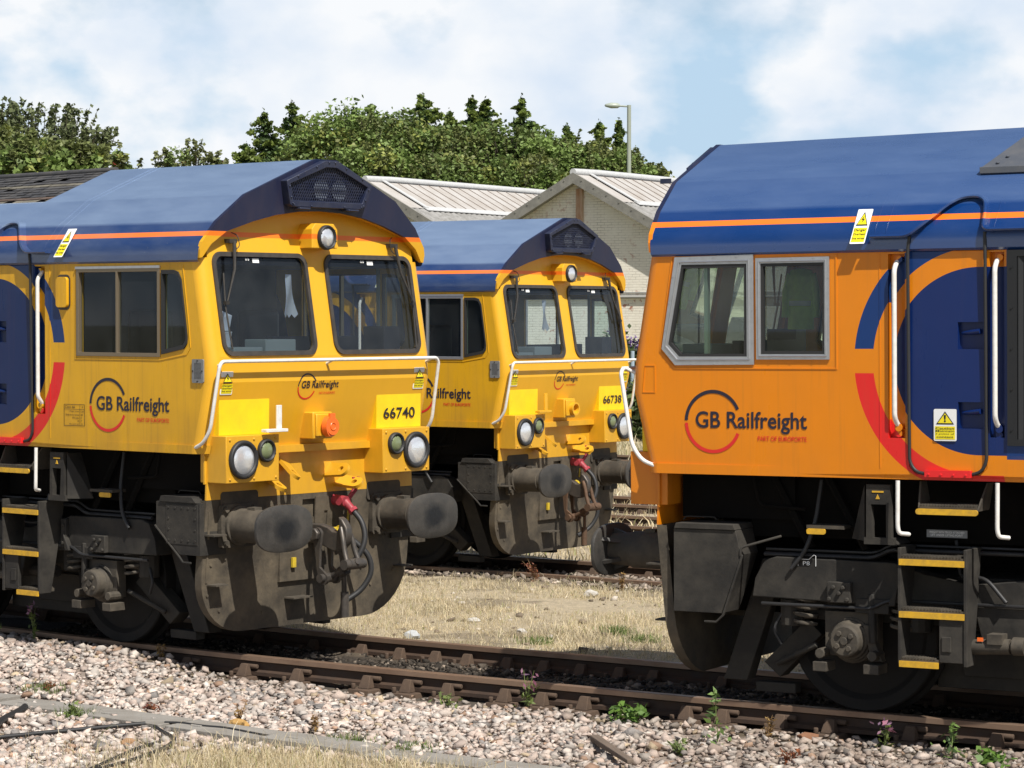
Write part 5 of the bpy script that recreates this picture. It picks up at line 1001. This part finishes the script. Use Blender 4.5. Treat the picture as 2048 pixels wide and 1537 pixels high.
def tree(px, py, d, kind, rx, rz, label, n=9500, base=None, dense=1.0, cat='tree', name=None):
    """(px, py) marks the crown's top in the photograph; crown radius rx, crown height rz in metres"""
    t = at(px, py, d); z0 = -.4; H = t.z - z0; x0, y0 = t.x, t.y; root = empty(name or {'conifer': 'conifer_tree', 'broad': 'broadleaf_tree', 'shoots': 'willow_tree', 'bush': 'garden_bush'}[kind], (x0, y0, z0)); tag(root, label, cat, 'trees beyond the yard')
    r = np.random.default_rng(abs(int(px * 13 + py * 7)) + 1); m = MB(); P = []; C = []; S = []
    if kind == 'conifer':
        m.tube([(0, 0, 0), (.05, 0, H * .5), (0, .03, H - .05)], [.20, .12, .015], 8); nb = int(60 * dense)
        for i in range(nb):
            tt = (i + r.random()) / nb; zz = H - rz * tt ** .9; L_ = rx * (.04 + 1.05 * tt ** .8) * r.uniform(.3, 1.3); a = r.random() * 6.283; q = max(5, int(n / nb * (.35 + 1.2 * tt))); s = r.random(q) ** .7
            dx = np.stack([np.cos(a) * s * L_, np.sin(a) * s * L_, zz + L_ * (.05 * s + .22 * s * s * (1 if r.random() < .5 else -1)) + (r.random() - .5) * .1], 1) + r.normal(0, 1, (q, 3)) * (.05 + .13 * L_ * (1.1 - s))[:, None] * np.array([1, 1, .55])
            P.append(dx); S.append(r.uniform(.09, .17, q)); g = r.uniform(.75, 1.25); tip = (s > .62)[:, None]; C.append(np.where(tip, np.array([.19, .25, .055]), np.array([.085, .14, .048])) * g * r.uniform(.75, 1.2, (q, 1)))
            if i % 3 == 0 and L_ > .3: m.tube([(0, 0, zz), (math.cos(a) * L_ * .8, math.sin(a) * L_ * .8, zz - .05 * L_)], [.025, .006], 5)
        P.append(np.stack([r.normal(0, .03, 26), r.normal(0, .03, 26), H + r.uniform(-.7, .22, 26)], 1)); S.append(r.uniform(.06, .12, 26)); C.append(np.tile([.075, .105, .03], (26, 1)))
    else:
        cz = H - rz; nl = int({'broad': 84, 'shoots': 40, 'bush': 26}[kind] * dense); m.tube([(0, 0, 0), (.1, .05, H * .35), (.0, .1, H * .62)], [.26 * rx / 3, .19 * rx / 3, .09 * rx / 3], 9); base_c = {'broad': (.150, .215, .060), 'shoots': (.130, .190, .070), 'bush': (.17, .23, .08)}[kind]
        for i in range(nl):
            v = r.normal(size=3); v /= np.linalg.norm(v); v[2] = v[2] if v[2] > -.35 else -v[2]; rad = r.uniform(.5, 1.0) ** .5; c = np.array([v[0] * rx * rad, v[1] * rx * rad, cz + v[2] * rz * rad * (.93 if kind != 'shoots' else .45) - (0 if kind != 'shoots' else .5 * rz)]); 
            if i % 5 < 2 and cz - rz > 2: c[2] = r.uniform(1.2, cz - .3 * rz); c[:2] *= 1.05
            q = int(n / nl * r.uniform(.6, 1.4)); sp = rx * r.uniform(.16, .30)
            g = r.normal(size=(q, 3)); g /= np.linalg.norm(g, axis=1, keepdims=True) ** .55; P.append(c + g * sp * np.array([1, 1, .8]) * (1 if kind != 'shoots' else .8)); S.append(r.uniform(.09, .175, q) * (1 if kind == 'broad' else .72))
            hue = r.uniform(.80, 1.60); yel = r.random() < .18; C.append((np.array([.21, .235, .06]) if yel else np.array(base_c)) * hue * r.uniform(.7, 1.3, (q, 1)))
            if i % 4 == 0: m.tube([(0, .05, H * .35), tuple(np.array([0, .05, H * .35]) * .35 + c * .65), tuple(c)], [.07, .035, .012], 5)
        k = {'broad': 34, 'shoots': 30, 'bush': 8}[kind]
        for i in range(k):
            a = r.random() * 6.283; rr = rx * math.sqrt(r.random()) * .95; x, y = math.cos(a) * rr, math.sin(a) * rr; zb = cz + rz * (.75 if kind != 'shoots' else -.15) * math.sqrt(max(.05, 1 - (rr / rx) ** 2)); L_ = {'broad': r.uniform(.3, .9), 'shoots': r.uniform(1.3, 2.4), 'bush': .6}[kind]; top = np.array([x * 1.12 + r.normal(0, .15) + (.25 if kind == 'shoots' else 0), y * 1.12 + r.normal(0, .15), min(zb + L_, H + .1)])
            m.tube([(x * .6, y * .6, zb - .8), (x, y, zb), tuple(top)], [.03, .02, .006], 5); q = 48; s = r.random(q)[:, None]; P.append(np.array([x, y, zb]) * (1 - s) + top * s + r.normal(0, .085 if kind != 'shoots' else .075, (q, 3)) * (1.35 - s)); S.append(r.uniform(.07, .14, q)); C.append(np.array(base_c) * r.uniform(.7, 1.3, (q, 1)) * np.array([1.15, .95, 1.15]))
        if kind == 'bush': q = 36; i = r.integers(0, len(P), q); P.append(np.array([P[j][r.integers(len(P[j]))] for j in i])); S.append(np.full(q, .13)); C.append(np.tile([.36, .05, .04], (q, 1)))
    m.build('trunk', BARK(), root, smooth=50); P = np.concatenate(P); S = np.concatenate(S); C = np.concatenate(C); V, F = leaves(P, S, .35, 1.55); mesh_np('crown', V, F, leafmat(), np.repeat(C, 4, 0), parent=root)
    return root
for a in [(640, 262, 117, 'broad', 1.9, 2.6, 'broadleaf tree beside the pointed conifers, left end of the mass'), (692, 218, 116, 'broad', 2.5, 2.7, 'rounded broadleaf tree rising over the cab roof of locomotive 66740'), (778, 224, 115, 'broad', 2.3, 2.6, 'dense broadleaf tree right of the rounded one'),
          (858, 246, 114, 'broad', 2.2, 2.5, 'broadleaf tree over the left shed roof'), (935, 252, 115, 'broad', 2.1, 2.5, 'dense broadleaf tree in front of the twin conifers'), (1012, 250, 114, 'broad', 2.2, 2.6, 'dark broadleaf tree behind the valley of the shed roofs'), (1092, 262, 115, 'broad', 2.1, 2.6, 'pale flecked broadleaf tree left of the gable'),
          (1168, 278, 114, 'broad', 2.0, 2.4, 'broadleaf tree directly behind the gable peak'), (1236, 300, 114, 'broad', 1.7, 2.2, 'broadleaf tree at the foot of the lamp post'), (1290, 330, 113, 'broad', 1.1, 1.5, 'low tree at the right end of the mass'),
          (736, 290, 112, 'broad', 2.0, 2.2, 'lower bushy tree above the verge of the left shed'), (895, 312, 111, 'broad', 1.9, 1.9, 'lower bushy tree along the ridge of the left shed'), (1050, 312, 111, 'broad', 1.9, 2.0, 'lower bushy tree left of the gable verge'),
          (528, 226, 122, 'conifer', 3.0, 4.6, 'yellow green conifer with drooping branches, leftmost of the pointed trees'), (584, 206, 123, 'conifer', 2.2, 4.2, 'slim pointed conifer beside the yellow green one'), (492, 290, 121, 'conifer', 1.5, 2.4, 'small conifer at the left foot of the yellow green one'),
          (846, 194, 125, 'conifer', 2.3, 3.0, 'dark conifer with a broad tip above the broadleaf trees'), (945, 199, 126, 'conifer', 1.5, 3.6, 'left one of the twin dark conifers'), (972, 201, 126, 'conifer', 1.7, 3.6, 'right one of the twin dark conifers'), (1044, 197, 125, 'conifer', 1.7, 4.2, 'tall slender conifer left of the lamp post'),
          (1134, 256, 122, 'conifer', 1.2, 2.4, 'small conifer tip above the gable shed'), (1200, 248, 121, 'conifer', 1.3, 3.0, 'pointed conifer nearest the lamp post on its left'), (1238, 246, 122, 'conifer', .8, 3.0, 'sparse conifer almost touching the lamp post'), (742, 212, 122, 'conifer', 1.0, 2.5, 'conifer tip peeping over the rounded broadleaf tree'), (900, 226, 124, 'conifer', .9, 2.2, 'small conifer tip left of the twin conifers')]:
    tree(*a)
for a in [(-32, 232, 80, 'shoots', 1.5, 1.5, 'leafy willow at the left edge with only its right side in view'), (30, 212, 79, 'shoots', 1.25, 1.5, 'tallest willow with upright shoots over the dark tiled roof'), (92, 222, 78, 'shoots', 1.15, 1.35, 'willow with long thin shoots, middle of the left trees'), (150, 262, 77, 'shoots', .9, 1.05, 'smaller willow whose thin shoots lean right'), (-6, 262, 76, 'broad', 1.3, 1.2, 'dark leafy bush low over the tiled roof at the left'), (66, 292, 74, 'broad', 1.1, .9, 'pale green bush low over the tiled roof'), (116, 292, 75, 'broad', 1.0, .9, 'yellowish bush at the top of the tiled roof'), (172, 300, 75, 'broad', .6, .6, 'small bush at the end of the tiled roof')]: tree(*a, n=3600)
tree(246, 284, 82, 'bush', .45, 2.4, 'slim pale tree alone over the roof of the left locomotive', 1900); tree(222, 310, 82, 'bush', .6, 2.0, 'low pale bush left of the slim tree', 1900)
tree(384, 280, 84, 'bush', 1.0, 2.2, 'bush with red berries over the roof of the left locomotive', 4200, dense=2.0); tree(340, 296, 84, 'bush', .45, 2.0, 'small twiggy bush left of the berry bush', 1500, dense=1.2); tree(425, 300, 84, 'bush', .45, 2.0, 'small bush right of the berry bush', 1500, dense=1.2)
# ------------------------------------------------------------------ brick sheds
def brick_m():
    m = bpy.data.materials.new('painted_brick'); nt, N, L, P = nodes(m); b = NB(nt); (x, y, z), vec = b.xyz(); cb = N.new('ShaderNodeCombineXYZ'); L.new(b.m('ADD', x, b.m('MULTIPLY', y, 1)), cb.inputs[0]); L.new(z, cb.inputs[1])
    br = N.new('ShaderNodeTexBrick'); br.inputs['Scale'].default_value = 1; br.inputs['Brick Width'].default_value = .235; br.inputs['Row Height'].default_value = .078; br.inputs['Mortar Size'].default_value = .0085; br.inputs['Mortar Smooth'].default_value = .4; br.offset = .5
    br.inputs['Color1'].default_value = (0, 0, 0, 1); br.inputs['Color2'].default_value = (1, 1, 1, 1); br.inputs['Mortar'].default_value = (.5, .5, .5, 1); L.new(cb.outputs[0], br.inputs['Vector'])
    base = b.mix(b.ramp(b.noise(vec, 1.3, 7, .65), .3, .75), (.84, .80, .70), (.75, .70, .59)); base = b.mix(b.m('MULTIPLY', b.ramp(b.noise(vec, 9, 6, .7), .45, .8), .5), base, (.68, .64, .54))
    base = b.mix(b.m('MULTIPLY', br.outputs['Fac'], b.ramp(b.noise(vec, 2.2, 5), .40, .66, (.04, .04, .04), (.6, .6, .6))), base, (.17, .135, .10))
    big = b.ramp(b.noise(vec, .75, 3, .5), .52, .64); pick = b.gt(br.outputs['Color'], .55); small = b.ramp(b.noise(vec, 5.5, 3, .6), .56, .60)
    base = b.mix(b.m('MULTIPLY', b.m('MULTIPLY', big, small), .85), base, (.36, .13, .075))
    L.new(base, P.inputs['Base Color']); P.inputs['Roughness'].default_value = .85; bp = N.new('ShaderNodeBump'); bp.inputs['Strength'].default_value = .6; bp.inputs['Distance'].default_value = .012; bp.invert = True; L.new(br.outputs['Fac'], bp.inputs['Height']); L.new(bp.outputs[0], P.inputs['Normal']); return m
BRICK = brick_m()
ASB = lambda: mat('cement_sheet', (.36, .355, .345), .9, dirt=((.12, .115, .10), .8, 6), bump=.8, bscale=30)
def shed(xc, zr, y0, y1, label):
    half, sl = 3.71, .545; ze = zr - .12 - half * sl; root = empty('brick_shed', (xc, y0, -.4)); tag(root, label, 'shed', 'row of brick sheds'); o_ = lambda z: z + .4
    m = MB(); m.slab([(-half, 0), (half, 0), (half, o_(ze)), (0, o_(zr - .12)), (-half, o_(ze))], lambda a, b, t: (a, t, b), 0, .3); m.slab([(-half, 0), (half, 0), (half, o_(ze)), (0, o_(zr - .12)), (-half, o_(ze))], lambda a, b, t: (a, y1 - y0 - t, b), 0, .3)
    for s in (1, -1): m.box(s * half - .15, s * half + .15, .3, y1 - y0 - .3, 0, o_(ze))
    m.build('wall', BRICK, root, smooth=0)
    for s in (1, -1):
        S_ = lambda d, t: (s * d * half / half, o_(zr) - d * sl + t); p = lambda d, y, t: (s * d, y, o_(zr) - d * sl + t)
        m = MB(); n = int((y1 - y0 + .7) / .08); ys = np.linspace(-.42, y1 - y0 + .3, n); rings = [[p(d, y, .02 * math.sin(y * 2 * math.pi / .32) - .02) for d in (1.45, half + .12)] for y in ys]
        m.ring(rings, close=False); m.ring([[p(d, y, -.10) for d in (0, half + .1)] for y in (-.40, y1 - y0)], close=False); rf = m.build('roof', ASB(), root, smooth=40)
        m = MB(); m.ring([[p(d, y, .03) for d in (.12, 1.62)] for y in (.55, y1 - y0)], close=False); m.ring([[p(d, y, .0) for d in (.0, 1.62)] for y in (-.42, .55)], close=False); m.mat(1)
        for k in range(int((y1 - y0) / .62)): y = .62 + .62 * k; m.hexa([p(.12, y, .03), p(.12, y + .03, .03), p(1.66, y + .03, .03), p(1.66, y, .03), p(.12, y, .05), p(.12, y + .03, .05), p(1.66, y + .03, .05), p(1.66, y, .05)])
        m.mat(2); m.hexa([p(.0, .42, .05), p(.0, .62, .05), p(1.70, .62, .05), p(1.70, .42, .05), p(.0, .42, .08), p(.0, .62, .08), p(1.70, .62, .08), p(1.70, .42, .08)]); m.hexa([p(1.60, .42, .02), p(1.60, y1 - y0, .02), p(1.78, y1 - y0, .02), p(1.78, .42, .02), p(1.60, .42, .06), p(1.60, y1 - y0, .06), p(1.78, y1 - y0, .04), p(1.78, .42, .04)])
        m.build('roof_glazing', [mat('whitened_glass', (.52, .505, .485), .5, dirt=((.30, .26, .22), .8, 1.6)), mat('glazing_bar', (.20, .165, .14), .7), mat('ridge_lead', (.56, .57, .57), .6, dirt=((.3, .3, .3), .5, 8))], root, smooth=0)
        m = MB(); q = lambda d, t: (s * d, t, o_(zr) - d * sl); m.hexa([(0, -.46, o_(zr) - .30), (s * (half + .16), -.46, o_(zr) - (half + .16) * sl - .30), (s * (half + .16), -.38, o_(zr) - (half + .16) * sl - .30), (0, -.38, o_(zr) - .30), (0, -.46, o_(zr) + .02), (s * (half + .16), -.46, o_(zr) - (half + .16) * sl + .02), (s * (half + .16), -.38, o_(zr) - (half + .16) * sl + .02), (0, -.38, o_(zr) + .02)])
        m.hexa([(0, -.38, o_(zr) - .22), (s * half, -.38, o_(zr) - half * sl - .22), (s * half, 0, o_(zr) - half * sl - .22), (0, 0, o_(zr) - .22), (0, -.38, o_(zr) - .16), (s * half, -.38, o_(zr) - half * sl - .16), (s * half, 0, o_(zr) - half * sl - .16), (0, 0, o_(zr) - .16)])
        for k in range(9): d = .3 + .42 * k; m.bolt((s * d, -.46, o_(zr) - d * sl - .06), (0, -1, 0), .022, .02)
        m.build('barge_board', mat('barge_grey', (.155, .15, .135), .85, dirt=((.30, .29, .25), .7, 5), bump=.4), root, smooth=0)
    m = MB(); m.tube([(0, -.45, o_(zr) + .03), (0, 1.1, o_(zr) + .06), (0, y1 - y0, o_(zr) + .06)], .11, 10); m.build('ridge_cap', mat('ridge_lead', (.56, .57, .57)), root, smooth=60)
    m = MB(); m.box(-.10, .12, -.09, 0, 3.6, o_(zr) - .45); m.build('vertical_strip', mat('rust_streaked', (.55, .47, .36), .8, dirt=((.33, .13, .05), .95, 1.6), stretch=(3, 3, .5)), root, smooth=0)
    m = MB(); m.tube([(-half + .3, -.06, o_(3.22)), (half - .3, -.06, o_(3.22))], .05, 8); m.box(-half, half, -.03, 0, o_(3.33), o_(3.37)); m.build('wall_pipe', mat('pipe_grey', (.34, .33, .31), .6), root, smooth=40)
    for s in (1, -1):
        m = MB(); m.box(s * half - .28, s * half + .28, -.12, 0, 0, o_(ze) - .1); m.build('pilaster', mat('pilaster_white', (.66, .63, .55), .85, dirt=((.4, .36, .28), .6, 3)), root, smooth=0)
    return root
shed(-45.33, 6.90, 52, 67, 'brick shed on the left whose gable hides behind locomotive 66740'); shed(-37.91, 6.92, 52.003, 67, 'cream painted brick shed with its gable peak in full view'); shed(-30.49, 6.9, 52.006, 67, 'cream brick shed on the right, seen through the cab windows of the orange locomotive')
jb = at(1375, 592, 74.5); m = MB(); m.box(-.22, .22, -.12, .10, -.28, .28); m.box(-.10, .10, -.125, -.12, -.20, -.10); m.tube(bend([(0, 0, -.28), (.03, 0, -.55), (-.3, .0, -1.0), (-.6, .0, -1.6)], .2), .03, 6); o = m.build('meter_box', mat('box_grey', (.20, .23, .23), .5), smooth=0, bevel=.02); o.location = (jb.x, 51.86, jb.z); tag(o, 'grey meter box on the brick wall seen through the cab window', 'meter box')
# dark tiled roof at the far left
tl = at(0, 356, 62); tr = at(232, 341, 62 - 1.0); a = R(15.2); dr = Vector((math.cos(a), -math.sin(a), 0)); nr = Vector((-math.sin(a), -math.cos(a), 0))
root = empty('tiled_shed', (tl.x, tl.y, -.4)); root.rotation_euler = (0, 0, -a); tag(root, 'long low shed with a dark slate roof at the left edge', 'shed'); zr = tl.z + .4
m = MB(); rows = 34; SL = .50
for i in range(rows):
    d0, d1 = .13 * i, .13 * (i + 1) + .03; z0, z1 = zr - d0 * SL - .012, zr - d1 * SL + .016
    m.mat({4: 1, 9: 2, 10: 1}.get(i, 0)); xx = -14
    while xx < 4.6:
        w = random.uniform(.28, .36) if i % 2 else .32; k = random.uniform(-.008, .010)
        if random.random() > .02: m.add([(xx, -d0, z0), (xx + w - .012, -d0, z0), (xx + w - .012, -d1, z1 + k), (xx, -d1, z1 + k), (xx, -d1, z1 + k - .02), (xx + w - .012, -d1, z1 + k - .02)], [(0, 1, 2, 3), (3, 2, 5, 4)])
        xx += w
m.build('roof', [mat('dark_slate', (.035, .036, .042), .6, dirt=((.14, .13, .12), .6, 2.2)), mat('bleached_slate', (.24, .22, .17), .7, dirt=((.05, .045, .04), .9, 1.6)), mat('rusty_slate', (.16, .10, .07), .7, dirt=((.05, .05, .05), .8, 1.5))], root, smooth=0)
m = MB(); m.add([(-14, 0, zr - .06), (4.6, 0, zr - .06), (4.6, -4.5, zr - 2.31), (-14, -4.5, zr - 2.31)], [(0, 1, 2, 3)]); m.add([(-14, 0, zr - .06), (4.6, 0, zr - .06), (4.6, 4.5, zr - 2.31), (-14, 4.5, zr - 2.31)], [(0, 1, 2, 3)]); m.build('roof_deck', mat('roof_deck', (.02, .02, .022), .8), root, smooth=0)
m = MB(); m.box(-14, 4.5, -4.3, 4.3, 0, zr - 2.25); m.build('wall', BRICK, root, smooth=0); m = MB(); m.tube([(-14, 0, zr), (4.6, 0, zr)], .07, 8); m.build('ridge_tile', mat('dark_slate', (.035, .036, .042)), root, smooth=50)
# street lamp
b = at(1258, 310, 110); t = at(1257, 211, 110); root = empty('street_lamp', (b.x, b.y, -.4)); tag(root, 'grey street lamp post rising over the trees', 'street lamp'); H = t.z + .4; pm = mat('lamp_post_grey', (.30, .33, .27), .5); m = MB(); m.cyl((0, 0, 0), (0, 0, 1.4), .16, 12, .14); m.tube([(0, 0, 1.4), (0, 0, H)], [.115, .085], 12); m.build('post', pm, root, smooth=50)
m = MB(); m.tube([tuple(-rt * .0 + Vector((0, 0, H - .06))), tuple(-rt * .45 + Vector((0, 0, H - .03)))], .035, 8); m.build('arm', pm, root, smooth=50)
m = MB(); d = -rt; d.z = 0; d.normalize(); s = Vector((-d.y, d.x, 0)); m.ring([[tuple(d * l + s * w * math.cos(R(q)) + Vector((0, 0, H - .03 + .02 * l + h * math.sin(R(q))))) for q in range(0, 360, 30)] for l, w, h in ((.38, .05, .05), (.48, .13, .11), (.75, .15, .12), (.98, .10, .06), (1.02, .03, .02))]); m.build('lantern', mat('lantern_grey', (.36, .40, .34), .4), root, smooth=50)
# buddleia, hedge plants and the wire fence beside the shed
def shrub(px, d, h, rx, label, flowers, n=2600, col=(.085, .125, .05)):
    c = at(px, 640, d); root = empty('shrub', (c.x, c.y, -.4)); tag(root, label, 'shrub', 'shrubs along the wire fence'); r = np.random.default_rng(int(px)); m = MB(); P = []; C = []; S = []
    for i in range(34):
        a = r.random() * 6.283; l = rx * r.uniform(.2, 1.1); hh = h * r.uniform(.45, 1.05); pts = [(math.cos(a) * l * t ** 1.5, math.sin(a) * l * t ** 1.5, hh * (t - .12 * t * t * (i % 3))) for t in np.linspace(0, 1, 6)]; m.tube(pts, [.03, .025, .02, .015, .01, .005], 5)
        q = n // 34; t = r.uniform(.15, 1, q); k = np.minimum((t * 5).astype(int), 4); A = np.array(pts); P.append(A[k] + (A[np.minimum(k + 1, 5)] - A[k]) * (t * 5 - k)[:, None] + r.normal(0, .13, (q, 3))); S.append(r.uniform(.07, .15, q)); C.append(np.array(col) * r.uniform(.6, 1.5, (q, 1)))
        if flowers and r.random() < .7: q = 26; tt = r.random(q)[:, None]; P.append(A[5] + np.array([.10 * math.cos(a), .10 * math.sin(a), .22]) * tt + r.normal(0, .025, (q, 3))); S.append(np.full(q, .055)); C.append(np.array([.26, .17, .42]) * r.uniform(.7, 1.3, (q, 1)))
    m.build('stems', BARK(), root, smooth=40); P = np.concatenate(P); V, F = leaves(P, np.concatenate(S), .4, 2.2); mesh_np('foliage', V, F, leafmat(), np.repeat(np.concatenate(C), 4, 0), parent=root)
shrub(1268, 72, 2.9, 1.0, 'tall buddleia with purple flowers against the brick shed, in the gap between the cabs', True, 4200); shrub(1300, 71, 2.5, .9, 'buddleia with purple flowers close to the nose of the orange locomotive', True, 3600); shrub(1245, 71, 1.7, .8, 'shorter buddleia by the pale fence post', True, 2600)
for i, (px, d) in enumerate(((1262, 66), (1296, 65), (1330, 66), (1225, 67), (1392, 70), (1356, 68))): shrub(px, d, 1.25 + .2 * (i % 3), .8, ['low pale green shrub in the middle of the gap', 'low leafy shrub beneath the curved white handrail', 'low shrub just behind the nose of the orange locomotive', 'low shrub behind the headlight of locomotive 66738', 'shrub seen through the cab of the orange locomotive', 'second shrub seen through the cab of the orange locomotive'][i], i % 2 == 0, 2400, (.11, .15, .055))
P0, P1 = at(1180, 640, 70), at(1500, 640, 66); root = empty('wire_fence', (P0.x, P0.y, -.4)); tag(root, 'green chain link fence with pale blue posts in front of the shrubs', 'fence'); D = P1 - P0; D.z = 0; Ln = D.length; D.normalize(); m = MB()
for k in range(int(Ln / .11)):
    for s in (1, -1):
        a = Vector((D.x * .11 * k, D.y * .11 * k, .1)); e = a + Vector((D.x * s * 1.5, D.y * s * 1.5, 1.6)); m.tube([a, e], .006, 3, False)
m.tube([(0, 0, 1.7), tuple(D * Ln + Vector((0, 0, 1.7)))], .008, 4); m.build('mesh', mat('fence_green', (.05, .11, .07), .6), root, smooth=0)
for k in range(int(Ln / 2.3) + 1):
    m = MB(); q = D * (2.3 * k + 1.55); m.cyl((q.x, q.y, 0), (q.x, q.y, 2.15), .055, 8); m.build('post', mat('post_blue', (.36, .45, .52), .6, dirt=((.2, .2, .2), .5, 6)), root, smooth=50)
# ------------------------------------------------------------------ loose things in the cabs
def local(root, u, v, z, s): return root.matrix_basis @ Vector((-u, s * v, z))
def put(o, root, u, v, z, s, lb, cat): o.location = Vector(root.location) + Matrix.Rotation(root.rotation_euler.z, 3, 'Z') @ Vector((-u, s * v, z)); o.rotation_euler = (0, 0, root.rotation_euler.z); tag(o, lb, cat)
def paper(w, h, sd):
    m = MB(); r = random.Random(sd); n = 7; rings = [[(.03 * math.sin(3 * j / 8 + i * .5) + .02 * (j / 8) ** 2, (i / (n - 1) - .5) * w * (.35 + .65 * (j / 8) ** .6) + .12 * w * j / 8, -h * j / 8 - .03 * (i % 2) * (j == 8)) for i in range(n)] for j in range(9)]
    m.ring(rings, close=False); return m.build('paper_sheet', mat('paper', (.80, .82, .84), .7), smooth=60)
put(paper(.17, .32, 1), locA, .04, .19, 3.02, -1, 'white cloth hanging in the left windscreen of the nearer yellow locomotive', 'cloth'); put(paper(.17, .32, 2), locC, .04, .19, 3.02, -1, 'white cloth hanging behind the glass of the farther locomotive', 'cloth')
m = MB(); m.ring([[(r_ * math.cos(R(t)), r_ * math.sin(R(t)), z) for t in range(0, 360, 20)] for r_, z in ((.038, 0), (.048, .11), (.051, .112), (.051, .122), (.046, .122))]); put(m.build('paper_cup', mat('paper', (.8, .82, .84)), smooth=40), locA, -.06, .98, 2.442, -1, 'white lidded cup in the windscreen corner of locomotive 66740', 'cup')
m = MB(); m.add([(0, -.05, 0), (.02, .05, 0), (.03, .07, .12), (.01, -.07, .10), (-.02, .0, .16)], [(0, 1, 2, 3), (3, 2, 4)]); put(m.build('paper_napkin', mat('paper', (.8, .82, .84)), smooth=0), locA, -.05, 1.0, 2.57, -1, 'crumpled white napkin stuck in the white cup', 'napkin')
hv = mat('hi_vis', (.55, .80, .05), .6, dirt=((.16, .26, .02), .6, 6)); m = MB(); rings = []
for z, w, d in ((.62, .06, .05), (.60, .16, .07), (.52, .21, .09), (.38, .20, .10), (.20, .19, .10), (.0, .20, .10)): rings.append([(w * math.cos(R(t)) * (1 + .08 * math.sin(R(t * 5))), d * math.sin(R(t)), z) for t in range(0, 360, 15)])
m.mat(0).ring(rings)
for s in (1, -1): m.tube([(s * .17, 0, .55), (s * .24, .02, .38), (s * .25, .03, .12)], [.06, .055, .05], 10)
m.mat(1).ring([[(w * 1.03 * math.cos(R(t)), d * 1.05 * math.sin(R(t)), z) for t in range(0, 360, 15)] for z, w, d in ((.24, .19, .10), (.29, .193, .10))], cap=False)
put(m.build('work_jacket', [hv, mat('reflective_strip', (.6, .62, .62), .4)], smooth=60), locB, .36, -.30, 2.60, 1, 'yellow green work jacket hanging inside the orange locomotive cab', 'jacket'); bpy.data.objects['work_jacket'].scale = (.5, .6, .72)
